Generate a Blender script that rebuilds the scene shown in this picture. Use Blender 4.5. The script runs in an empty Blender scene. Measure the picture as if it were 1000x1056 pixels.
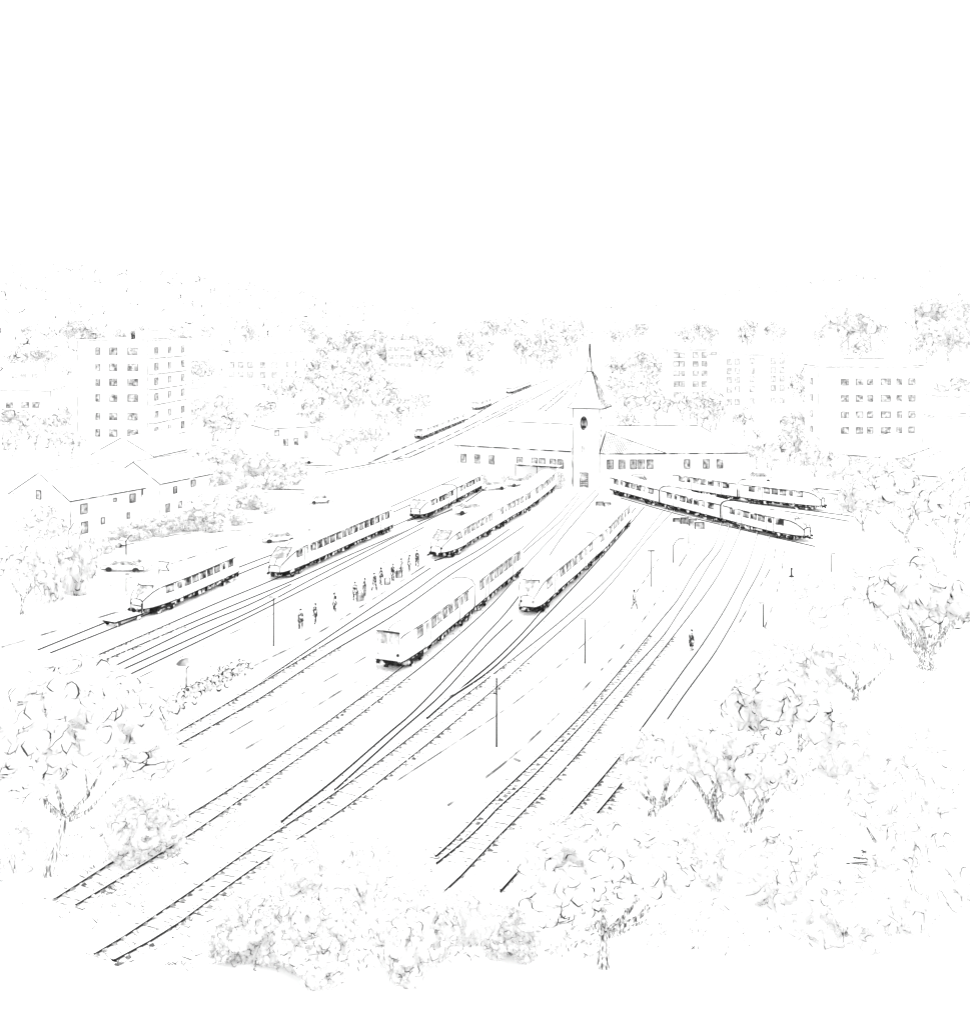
import bpy, math, random
from mathutils import Vector, Matrix, noise as mnoise
R = math.radians
rnd = random.Random(7)
sc = bpy.context.scene
COL = sc.collection
# ------------------------------------------------------------------ camera
F, H, HOR = 1100.0, 28.0, 330.0            # focal length in px of a 1000 px wide frame, eye height, horizon row
cam = bpy.data.cameras.new('camera'); camo = bpy.data.objects.new('camera', cam); COL.objects.link(camo)
cam.sensor_fit = 'HORIZONTAL'; cam.sensor_width = 36; cam.lens = F / 1000 * 36
cam.shift_y = -(528 - HOR) / 1000.0
cam.clip_start = .5; cam.clip_end = 12000
camo.location = (0, 0, H); camo.rotation_euler = (R(90), 0, 0)
sc.camera = camo

def g(px, py, z=0.0):                       # where a sight line meets the level z
    D = F * (H - z) / (py - HOR)
    return Vector(((px - 500) * D / F, D, z))
def hz(py, D):                              # height seen at row py at distance D
    return H - (py - HOR) / F * D

# ------------------------------------------------------------------ light
w = bpy.data.worlds.new('World'); sc.world = w; w.use_nodes = True
nt = w.node_tree; nt.nodes.clear()
out = nt.nodes.new('ShaderNodeOutputWorld'); bg = nt.nodes.new('ShaderNodeBackground')
sky = nt.nodes.new('ShaderNodeTexSky'); sky.sky_type = 'NISHITA'; sky.sun_disc = False
sky.sun_elevation = R(55); sky.sun_rotation = R(-40); sky.dust_density = 6
bw = nt.nodes.new('ShaderNodeRGBToBW')
mx = nt.nodes.new('ShaderNodeMix'); mx.data_type = 'RGBA'; mx.inputs[0].default_value = .85
mx.inputs[7].default_value = (11.0, 11.0, 11.0, 1)       # an even overcast layer over the clear sky
nt.links.new(sky.outputs[0], bw.inputs[0]); nt.links.new(bw.outputs[0], mx.inputs[6])
nt.links.new(mx.outputs[2], bg.inputs[0]); bg.inputs[1].default_value = .1
nt.links.new(bg.outputs[0], out.inputs[0])
sl = bpy.data.lights.new('sun', 'SUN'); sl.energy = .5; sl.angle = R(60); sl.color = (1, 1, 1)
so = bpy.data.objects.new('sun', sl); COL.objects.link(so); so.rotation_euler = (R(35), 0, R(40))
so.location = (0, 0, 200)
sc.view_settings.view_transform = 'Standard'; sc.view_settings.look = 'None'
sc.view_settings.exposure = 0.75; sc.view_settings.gamma = 1; sc.view_settings.use_curve_mapping = False
sc.cycles.diffuse_bounces = 12; sc.cycles.max_bounces = 14
sc.cycles.use_denoising = True; sc.cycles.transparent_max_bounces = 48

# ------------------------------------------------------------------ materials
def mat(name, tone, cover=1.0, scale=2.0, stretch=(1, 1, 1), paper=.9, soft=.04, detail=3.0):
    """dry pencil grey of the given tone that covers part of a white surface in grains"""
    m = bpy.data.materials.new(name); m.use_nodes = True
    t = m.node_tree; b = t.nodes['Principled BSDF']
    b.inputs['Roughness'].default_value = 1; b.inputs['Specular IOR Level'].default_value = 0
    geo = t.nodes.new('ShaderNodeNewGeometry'); mp = t.nodes.new('ShaderNodeMapping')
    mp.inputs['Scale'].default_value = stretch
    nz = t.nodes.new('ShaderNodeTexNoise'); nz.inputs['Scale'].default_value = scale; nz.inputs['Detail'].default_value = detail
    rp = t.nodes.new('ShaderNodeValToRGB')
    c = .5 + (cover - .5) * .55
    e = rp.color_ramp.elements
    e[0].position = max(0, c - soft); e[1].position = min(1, c + soft)
    e[0].color = (tone, tone, tone, 1); e[1].color = (paper, paper, paper, 1)
    t.links.new(geo.outputs['Position'], mp.inputs[0]); t.links.new(mp.outputs[0], nz.inputs['Vector'])
    t.links.new(nz.outputs[0], rp.inputs[0]); t.links.new(rp.outputs[0], b.inputs['Base Color'])
    return m
M = {}
M['paper'] = mat('white_plaster', .92, .5, .6, paper=.95)
M['ground'] = mat('white_ground', .92, .5, .2, paper=.95)
M['leaf'] = mat('pale_leaf', .95, .5, 3, paper=.97)
def translucent(m, k):                      # thin leaves let light through
    t = m.node_tree; b = t.nodes['Principled BSDF']; tr = t.nodes.new('ShaderNodeBsdfTranslucent'); ms = t.nodes.new('ShaderNodeMixShader')
    ms.inputs[0].default_value = k; t.links.new(b.inputs['Base Color'].links[0].from_socket, tr.inputs[0])
    t.links.new(b.outputs[0], ms.inputs[1]); t.links.new(tr.outputs[0], ms.inputs[2]); ta = t.nodes.new('ShaderNodeBsdfTransparent'); m2 = t.nodes.new('ShaderNodeMixShader'); m2.inputs[0].default_value = .58
    t.links.new(ms.outputs[0], m2.inputs[1]); t.links.new(ta.outputs[0], m2.inputs[2]); t.links.new(m2.outputs[0], t.nodes['Material Output'].inputs[0])
translucent(M['leaf'], .45)
M['ink'] = mat('dark_line', .03, .95, 1.2)
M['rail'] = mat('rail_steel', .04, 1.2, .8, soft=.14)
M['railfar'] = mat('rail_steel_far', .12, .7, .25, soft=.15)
M['line'] = mat('grey_line', .05, .7, .7, soft=.1)
M['faint'] = mat('faint_line', .16, .5, .5, soft=.1)
M['under'] = mat('underframe_black', .015, .6, 1.5, soft=.06)
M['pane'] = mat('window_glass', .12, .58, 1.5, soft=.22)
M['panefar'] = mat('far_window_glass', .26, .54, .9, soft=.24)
M['panedark'] = mat('dark_window_glass', .04, .66, 1.2, soft=.2)
M['screen'] = mat('windscreen_glass', .3, .6, 2.2, soft=.2)
M['leafink'] = mat('leaf_edge', .05, .7, 1.0, soft=.12)
M['leafdark'] = mat('leaf_edge_dark', .02, .85, 1.2, soft=.1)
M['leaffaint'] = mat('leaf_edge_faint', .06, .64, .8, soft=.12)
M['bark'] = mat('bark', .1, .46, 11, (1, 1, .12), soft=.1)
M['sleeper'] = mat('sleeper_timber', .06, .5, 1.9, soft=.12)
M['chair'] = mat('rail_chair', .12, .6, 1.6, soft=.14)
M['cloth'] = mat('dark_cloth', .05, .62, 5, soft=.1)
M['skin'] = mat('skin', .45, .5, 6, soft=.1, paper=.75)
M['shadehatch'] = mat('shade_hatch', .06, .42, 2.2, (3, 3, .3), soft=.12)  # streaky grey that stands for shade on one spire face
M['stone'] = mat('ballast_stone', .1, .5, 4, soft=.1)

# ------------------------------------------------------------------ mesh builder
class MB:
    def __init__(s): s.v, s.f, s.m, s.names = [], [], [], []
    def mi(s, n):
        if n not in s.names: s.names.append(n)
        return s.names.index(n)
    def poly(s, pts, m):
        k = len(s.v); s.v += [tuple(p) for p in pts]; s.f.append(tuple(range(k, k + len(pts)))); s.m.append(s.mi(m))
    def add(s, vs, fs, m):
        k = len(s.v); s.v += [tuple(p) for p in vs]; i = s.mi(m)
        for f in fs: s.f.append(tuple(k + j for j in f)); s.m.append(i)
    def hexa(s, a, m, top=None):            # a: four bottom points (counter-clockwise) + four top points
        fs = [(3, 2, 1, 0), (0, 1, 5, 4), (1, 2, 6, 5), (2, 3, 7, 6), (3, 0, 4, 7)]
        s.add(a, fs, m); k = len(s.v)
        s.f.append((k - 4, k - 3, k - 2, k - 1)); s.m.append(s.mi(top or m))
    def box(s, c, size, m, rz=0, top=None):
        c = Vector(c); hx, hy, hh = size[0] / 2, size[1] / 2, size[2] / 2
        q = Matrix.Rotation(rz, 3, 'Z')
        a = [c + q @ Vector((x, y, z)) for z in (-hh, hh) for x, y in ((-hx, -hy), (hx, -hy), (hx, hy), (-hx, hy))]
        s.hexa(a, m, top)
    def bar(s, p, q, wd, m, ht=None):       # square bar along p-q
        p, q = Vector(p), Vector(q); ht = ht or wd
        d = (q - p)
        if d.length < 1e-6: return
        d.normalize(); up = Vector((0, 0, 1)) if abs(d.z) < .95 else Vector((1, 0, 0))
        sd = d.cross(up).normalized(); u = sd.cross(d)
        o = [-sd * wd / 2 - u * ht / 2, sd * wd / 2 - u * ht / 2, sd * wd / 2 + u * ht / 2, -sd * wd / 2 + u * ht / 2]
        vs = [p + k for k in o] + [q + k for k in o]
        s.add(vs, [(0, 1, 2, 3), (7, 6, 5, 4), (0, 4, 5, 1), (1, 5, 6, 2), (2, 6, 7, 3), (3, 7, 4, 0)], m)
    def tube(s, pts, rs, m, n=7):
        pts = [Vector(p) for p in pts]; k0 = len(s.v); i = s.mi(m)
        for j, p in enumerate(pts):
            d = (pts[min(j + 1, len(pts) - 1)] - pts[max(j - 1, 0)]).normalized()
            up = Vector((0, 1, 0)) if abs(d.y) < .9 else Vector((1, 0, 0))
            a = d.cross(up).normalized(); b = d.cross(a)
            for t in range(n):
                an = 2 * math.pi * t / n
                s.v.append(tuple(p + (a * math.cos(an) + b * math.sin(an)) * rs[j]))
        for j in range(len(pts) - 1):
            for t in range(n):
                u = (t + 1) % n
                s.f.append((k0 + j * n + t, k0 + j * n + u, k0 + (j + 1) * n + u, k0 + (j + 1) * n + t)); s.m.append(i)
        s.f.append(tuple(range(k0, k0 + n))); s.m.append(i)
        e = k0 + (len(pts) - 1) * n; s.f.append(tuple(range(e, e + n))); s.m.append(i)
    def mesh(s, name):
        me = bpy.data.meshes.new(name); me.from_pydata(s.v, [], s.f)
        for n in s.names: me.materials.append(M[n])
        me.polygons.foreach_set('material_index', s.m); me.update(); return me
    def build(s, name, parent=None, **kw):
        return link(name, s.mesh(name), parent, **kw)
def link(name, me, parent=None, loc=None, scale=None, rot=None):
    o = bpy.data.objects.new(name, me); COL.objects.link(o)
    if parent is not None: o.parent = parent
    if loc is not None: o.location = loc
    if scale is not None: o.scale = scale
    if rot is not None: o.rotation_euler = rot
    return o
def tag(o, label=None, cat=None, group=None, kind=None):
    if label: o['label'] = label
    if cat: o['category'] = cat
    if group: o['group'] = group
    if kind: o['kind'] = kind
    return o
def thing(name, loc, label, cat, group=None, rz=0):
    o = bpy.data.objects.new(name, None); COL.objects.link(o); o.empty_display_size = .3
    o.location = loc; o.rotation_euler = (0, 0, rz); return tag(o, label, cat, group)
def local(b, o):                            # shift a builder's points into the frame of a thing that is not rotated
    L = o.location; b.v = [(x - L.x, y - L.y, z - L.z) for x, y, z in b.v]; return b
def spline(pts, step):
    """Catmull-Rom through the points, resampled at an even step"""
    P = [Vector(p) for p in pts]; P = [P[0] * 2 - P[1]] + P + [P[-1] * 2 - P[-2]]
    dense = []
    for i in range(1, len(P) - 2):
        a, b, c, d = P[i - 1], P[i], P[i + 1], P[i + 2]
        n = max(2, int((c - b).length / .5))
        for k in range(n):
            t = k / n
            dense.append(.5 * ((2 * b) + (c - a) * t + (2 * a - 5 * b + 4 * c - d) * t * t + (3 * b - a - 3 * c + d) * t ** 3))
    dense.append(P[-2])
    outp = [dense[0]]; acc = 0
    for a, b in zip(dense, dense[1:]):
        L = (b - a).length; acc += L
        if acc >= step: outp.append(b); acc = 0
    if (outp[-1] - dense[-1]).length > .05: outp.append(dense[-1])
    return outp

# ------------------------------------------------------------------ the setting
b = MB(); b.poly([(-6000, -300, 0), (6000, -300, 0), (6000, 9000, 0), (-6000, 9000, 0)], 'ground')
tag(b.build('ground'), kind='structure')
RIDGE = [(-300, 255), (-100, 261), (0, 266), (100, 274), (230, 290), (330, 303), (420, 317), (500, 325), (560, 325), (640, 314), (720, 302), (830, 287), (950, 276), (1000, 272), (1300, 258)]
def ridge(px):
    for (a, ya), (c, yc) in zip(RIDGE, RIDGE[1:]):
        if a <= px <= c: return ya + (yc - ya) * (px - a) / (c - a)
    return 258
DR = 900.0
def hill_z(x, y):
    px = 500 + x / DR * F
    top = hz(ridge(max(-300, min(1300, px))), DR) - 5
    t = (y - 480) / (DR - 480)
    prof = math.sin(max(0, min(1.55, t)) * math.pi / 2) ** 1.6 if t > 0 else 0
    return top * prof + 3.0 * mnoise.noise((x * .012, y * .012, 3)) * min(1, max(0, t) * 2) - .6
b = MB(); nx, ny = 120, 26; vs = []; fs = []
for j in range(ny):
    for i in range(nx):
        x = -720 + 1440 * i / (nx - 1); y = 470 + 720 * j / (ny - 1)
        vs.append((x, y, hill_z(x, y)))
for j in range(ny - 1):
    for i in range(nx - 1):
        k = j * nx + i; fs.append((k, k + 1, k + nx + 1, k + nx))
b.add(vs, fs, 'ground'); tag(b.build('hills'), kind='structure')

def leaf_cap(b, p, n, r, wd, mink, rr, mleaf='leaf', span=(2, 5), m=10, wob=.22):
    """a small dished spray of leaves with a dark edge along part of its rim"""
    n = n.normalized(); up = Vector((0, 0, 1)) if abs(n.z) < .9 else Vector((1, 0, 0))
    a = n.cross(up).normalized(); c = n.cross(a)
    ph = rr.random() * 6.28; ring = []; ln = rr.randint(*span); s0 = rr.randrange(m); outer = {}
    for k in range(m):
        an = ph + 2 * math.pi * k / m; rad = r * (1 - wob + 2 * wob * rr.random())
        d = a * math.cos(an) + c * math.sin(an); q = p + d * rad - n * r * .3
        ring.append(q); t = (k - s0) % m
        wj = wd * (.15 + math.sin(math.pi * min(1, t / max(1, ln)))) * rr.uniform(.6, 1.3)
        outer[k] = q + d * wj - n * (wj * .5) + n * .004
    k0 = len(b.v); b.v.append(tuple(p + n * r * .1)); b.v += [tuple(q) for q in ring]; i = b.mi(mleaf)
    for k in range(m): b.f.append((k0, k0 + 1 + k, k0 + 1 + (k + 1) % m)); b.m.append(i)
    if mink:
        i = b.mi(mink)
        for k in range(s0, s0 + ln):
            u, v = k % m, (k + 1) % m; q = len(b.v)
            b.v += [tuple(ring[u]), tuple(ring[v]), tuple(outer[v]), tuple(outer[u])]
            b.f.append((q, q + 1, q + 2, q + 3)); b.m.append(i)

# the far woods on the hills: one uncountable mass
b = MB(); rr = random.Random(3)
for k in range(3600):
    px = rr.uniform(-60, 1060)
    on_ridge = k % 4 == 0
    if not on_ridge and rr.random() < (.4 if px < 380 else .8): continue
    if on_ridge and 400 < px < 700 and rr.random() < .6: continue
    y = DR - rr.random() * 25 if on_ridge else 500 + rr.random() ** .8 * 380
    x = (px - 500) / F * y
    z = hill_z(x, y)
    if z < 1: continue
    r = rr.uniform(1.5, 4.5)
    nn = Vector((rr.uniform(-.6, .6), -.8, rr.uniform(.1, 1)))
    leaf_cap(b, Vector((x, y, z + r * rr.uniform(.3, 1.2))), nn, r, rr.uniform(.3, .85) * (1 if px < 450 else .7), 'leaffaint', rr, span=(3, 5), wob=.3)
tag(b.build('hillside_woods'), kind='stuff', label='faint far wood covering the hills behind the town', cat='wood')

# platforms
def platform(name, left, right, h=.3, edge='faint', ew=.1):
    Lp = [g(*p) for p in left]; Rp = [g(*p) for p in right]
    Lp = spline(Lp, 3); Rp = spline(Rp, 3); n = min(len(Lp), len(Rp))
    Lp = [Lp[int(i * (len(Lp) - 1) / (n - 1))] for i in range(n)]; Rp = [Rp[int(i * (len(Rp) - 1) / (n - 1))] for i in range(n)]
    b = MB(); up = Vector((0, 0, h))
    for i in range(n - 1):
        b.poly([Lp[i] + up, Rp[i] + up, Rp[i + 1] + up, Lp[i + 1] + up], 'ground')
        b.poly([Lp[i], Lp[i] + up, Lp[i + 1] + up, Lp[i + 1]], 'ground'); b.poly([Rp[i], Rp[i + 1], Rp[i + 1] + up, Rp[i] + up], 'ground')
        for P in (Lp, Rp): b.bar(P[i] + up, P[i + 1] + up, ew, edge)
    b.poly([Lp[0], Rp[0], Rp[0] + up, Lp[0] + up], 'ground'); b.poly([Lp[-1], Lp[-1] + up, Rp[-1] + up, Rp[-1]], 'ground')
    tag(b.build(name), kind='structure')
platform('platform_west', [(133, 708), (232, 660), (300, 628), (440, 562)], [(150, 752), (255, 694), (330, 655), (440, 585)])
platform('platform_middle', [(178, 798), (260, 748), (333, 708), (386, 676)], [(184, 818), (260, 773), (330, 730), (388, 694)])
platform('platform_east', [(400, 817), (480, 764), (540, 722), (602, 668), (650, 622), (688, 565)], [(462, 836), (520, 792), (568, 748), (618, 697), (668, 636), (715, 563)])
platform('platform_far_east', [(757, 655), (778, 618), (796, 585), (800, 565)], [(785, 660), (799, 620), (806, 590), (809, 566)])
# the service road on the left
b = MB()
for (p, q) in (((2, 668), (116, 633)), ((116, 633), (137, 628)), ((112, 566), (180, 552)), ((180, 552), (262, 546)), ((112, 605), (150, 590)), ((150, 590), (258, 556))):
    b.bar(g(*p) + Vector((0, 0, .03)), g(*q) + Vector((0, 0, .03)), .22, 'faint', .12)
k = [g(*p, .012) for p in ((112, 566), (180, 552), (262, 546), (258, 556), (150, 590), (112, 605))]
b.poly(k, 'ground'); tag(b.build('service_road'), kind='structure')

# ------------------------------------------------------------------ railway tracks
def rail_mesh(pts, wd=.075, ht=.15, m='rail', step=1.5):
    P = spline([g(*p) for p in pts], step); b = MB(); k0 = len(b.v)
    prof = ((-.5, 0), (-.5, 1), (.5, 1), (.5, 0))
    for j, p in enumerate(P):
        d = (P[min(j + 1, len(P) - 1)] - P[max(j - 1, 0)]).normalized(); s = Vector((d.y, -d.x, 0))
        for u, v in prof: b.v.append(tuple(p + s * u * wd + Vector((0, 0, .02 + v * ht))))
    top = b.mi('paper' if m == 'rail' else m); side = b.mi(m)
    for j in range(len(P) - 1):
        for t in range(3):
            b.f.append((k0 + j * 4 + t, k0 + j * 4 + t + 1, k0 + j * 4 + 5 + t, k0 + j * 4 + 4 + t)); b.m.append(top if t == 1 else side)
    b.f.append((k0, k0 + 1, k0 + 2, k0 + 3)); b.m.append(side); e = k0 + 4 * (len(P) - 1); b.f.append((e, e + 1, e + 2, e + 3)); b.m.append(side)
    return b, P
SLP = None
def track(rails, label, wd=.075, ht=.15, m='rail', sleepers=None, group='railway tracks of the station yard', seed=0):
    """sleepers: (index of the left rail, index of the right rail, nearest distance, farthest distance)"""
    global SLP
    o = thing('railway_track', g(*rails[0][0]), label, 'railway track', group); PP = []
    for r in rails:
        b, P = rail_mesh(r, wd, ht, m); PP.append(P); local(b, o).build('rail', o)
    if sleepers:
        if SLP is None:
            q = MB(); q.box((0, 0, -.015), (1, .16, .13), 'sleeper', top='paper')
            for x in (-.3, .3): q.hexa([(x + .03, -.13, .05), (x + .12, -.05, .05), (x + .12, .07, .05), (x + .03, .11, .05), (x + .03, -.1, .11), (x + .08, -.04, .09), (x + .08, .04, .09), (x + .03, .09, .11)], 'chair')
            SLP = q.mesh('sleeper')
        i0, i1, d0, d1 = sleepers; rr = random.Random(seed); A, B = spline(PP[i0], .2), spline(PP[i1], .2); last = None; n = 0
        for p in A:
            if not d0 <= p.y <= d1 or (last is not None and (p - last).length < .5): continue
            q = min(B, key=lambda t: (t - p).length_squared)
            if (q - p).length > 3.4: continue
            if n >= 100: break
            last = p; d = q - p; L = d.length
            link('sleeper', SLP, o, loc=((p + q) / 2 - o.location) + d.normalized() * rr.uniform(-.08, .18),
                 scale=(L + rr.uniform(.75, 1.25), rr.uniform(.8, 1.2), 1), rot=(0, 0, math.atan2(d.y, d.x) + rr.uniform(-.04, .04))); n += 1
    return o
J1 = [(449, 885), (472, 864), (503, 832), (541, 796), (564, 774), (598, 740), (626, 708), (654, 674), (683, 638), (699, 618), (717, 588), (736, 563), (744, 538)]
K1 = [(450, 892), (487, 862), (514, 834), (548, 803), (608, 740), (653, 690), (683, 657), (699, 633), (717, 606), (731, 583), (744, 564), (752, 541)]
K2 = [(458, 921), (474, 906), (510, 868), (535, 843), (566, 811), (598, 776), (627, 740), (648, 714), (670, 687), (696, 654), (722, 620), (741, 592), (757, 561), (765, 541)]
L1 = [(516, 921), (552, 881), (582, 848), (618, 807), (642, 778), (670, 740), (686, 718), (706, 690), (722, 668), (741, 639), (752, 620), (768, 589), (776, 567), (781, 548)]
L2 = [(608, 849), (638, 813), (668, 772), (702, 722), (732, 681), (744, 662), (760, 634), (766, 620), (785, 584), (793, 554)]
G1 = [(97, 986), (127, 968), (201, 918), (260, 876), (300, 849), (345, 819), (400, 779), (440, 748), (507, 697), (567, 650), (602, 620), (632, 591), (656, 563), (667, 548), (684, 526)]
G2 = [(118, 992), (143, 977), (171, 963), (248, 906), (300, 871), (357, 833), (400, 800), (442, 767), (510, 711), (547, 678), (595, 636), (613, 620), (635, 596), (666, 558), (692, 529)]
F1 = [(290, 849), (303, 838), (344, 806), (397, 760), (424, 737), (458, 702), (496, 660), (520, 634), (542, 606), (560, 583), (578, 556), (600, 530), (617, 509)]
F2 = [(345, 816), (410, 757), (456, 716), (501, 666), (528, 640)]
H1 = [(440, 742), (480, 707), (510, 682), (540, 652), (566, 622), (596, 592), (630, 556), (655, 524)]
H2 = [(462, 722), (508, 690), (553, 646), (580, 618), (610, 586), (640, 552), (664, 523)]
E1 = [(56, 929), (109, 895), (166, 859), (231, 819), (317, 760), (360, 729), (402, 698), (440, 668), (495, 620), (524, 586), (542, 564), (575, 532), (596, 508)]
E2 = [(78, 935), (116, 912), (187, 868), (256, 820), (340, 760), (360, 746), (414, 704), (455, 671), (509, 622), (546, 579), (574, 549), (586, 533), (604, 515), (614, 505)]
P2 = [(530, 582), (541, 569), (579, 536), (598, 511)]
D1 = [(158, 771), (260, 711), (377, 640), (420, 615), (458, 588), (496, 566), (525, 546)]
D2 = [(172, 776), (260, 726), (282, 712), (340, 674), (398, 640), (427, 620), (466, 592), (500, 570), (540, 543)]
D3 = [(262, 709), (367, 638), (420, 602), (444, 586)]
C1 = [(116, 696), (195, 660), (250, 635), (280, 620), (340, 588), (435, 540)]
C2 = [(124, 701), (209, 660), (250, 640), (284, 623), (345, 592), (437, 544)]
B1 = [(79, 686), (138, 660), (220, 624), (287, 596), (345, 568), (410, 541), (470, 514)]
B2 = [(100, 685), (160, 659), (230, 629), (300, 600), (360, 573), (420, 547), (480, 518)]
A1 = [(39, 671), (115, 640), (180, 613), (250, 584), (345, 548), (430, 511), (474, 492)]
A2 = [(52, 674), (125, 645), (190, 618), (255, 589), (350, 552), (432, 517), (480, 496)]
track([E1, E2, P2], 'long track running from the lower left to the front train with the square windscreen', sleepers=(0, 1, 46, 84), seed=1, ht=.115)
track([G1, G2], 'track starting lowest left and running right of the two front trains', sleepers=(0, 1, 44, 88), seed=2, ht=.115)
track([F1, F2], 'branch track splitting off at the switch and passing between the two front trains', wd=.08, ht=.15)
track([H1, H2], 'track under the round-nosed train in the middle of the yard', wd=.09, ht=.17)
track([J1, K1, K2], 'three-rail track beside the tall platform lamp, curving to the front right train', sleepers=(0, 2, 48, 95), seed=3, ht=.15)
track([L1, L2], 'rightmost track, cut by the trees on the right bank', sleepers=(0, 1, 54, 72), seed=4, ht=.18)
track([D1, D2, D3], 'track beside the low hedge, with a rail branching off at its switch', sleepers=(0, 1, 66, 92), seed=5, ht=.125)
track([C1, C2, [(109, 692), (200, 648), (255, 625), (300, 603)]], 'track along the platform where the passengers wait, on its left side', ht=.12)
track([B1, B2], 'track under the long railcar with the unbroken window row', ht=.12, sleepers=(0, 1, 84, 98), seed=6)
track([A1, A2], 'leftmost track, under the short railcar', ht=.12)
T4E = [(452, 578), (468, 572), (479, 565), (498, 554), (524, 538), (542, 528), (560, 515), (572, 505)]
track([[(x - 20, y - 2) for x, y in T4E[:-1]], [(x - 4, y + 1) for x, y in T4E]], 'track under the bullet-nosed train that ends beside the clock tower')
track([[(420, 538), (465, 521), (494, 504)], [(430, 539), (470, 524), (499, 505)]], 'short track under the small train behind the bullet-nosed train')
track([[(840, 564), (762, 546), (700, 531), (640, 514)], [(838, 556), (762, 540), (700, 525), (640, 510)]], 'track crossing in front of the station under the nearer right train', ht=.12)
track([[(875, 538), (833, 531), (760, 521), (694, 510)], [(880, 533), (835, 527), (760, 517), (696, 507)]], 'track crossing in front of the station under the farther right train', ht=.12)
FG = 'tracks beyond the station'
fl = lambda q: 'grey track running into the distance behind the station roof, %s' % q
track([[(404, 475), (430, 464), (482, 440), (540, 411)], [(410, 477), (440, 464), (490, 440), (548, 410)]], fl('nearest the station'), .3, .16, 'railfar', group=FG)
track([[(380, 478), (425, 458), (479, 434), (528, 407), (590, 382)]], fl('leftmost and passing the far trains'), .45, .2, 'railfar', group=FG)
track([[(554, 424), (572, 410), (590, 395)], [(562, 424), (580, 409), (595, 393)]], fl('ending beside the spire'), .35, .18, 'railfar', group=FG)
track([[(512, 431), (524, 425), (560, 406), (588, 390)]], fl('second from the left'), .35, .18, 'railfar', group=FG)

# ballast stones and weeds: uncountable
def near_any(p, polys, r):
    return any((p - q).length < r for P in polys for q in P)
b = MB(); rr = random.Random(11)
rail_lines = [(E1, 1.3), (E2, 1.2), (G1, 1.2), (G2, 1.2), (J1, 1.4), (K2, 1.4), (L1, 1.2), (D1, .9), (D2, .9), (K1, .7), (H2, .8), (F1, .8)]
for pts, spread in rail_lines:
    P = spline([g(*p) for p in pts], .35)
    for p in P:
        if p.y > 105 or rr.random() < .3: continue
        for _ in range(1):
            q = p + Vector((rr.gauss(.25, spread * .6), rr.gauss(0, .4), .02)); s = rr.uniform(.03, .085)
            b.add([q + Vector((-s, 0, 0)), q + Vector((s, -s * .4, 0)), q + Vector((s * .3, s, 0)), q + Vector((0, 0, s))], [(0, 1, 3), (1, 2, 3), (2, 0, 3)], 'stone')
tag(b.build('ballast'), kind='stuff', label='scattered grey ballast stones beside the rails', cat='gravel')

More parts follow.
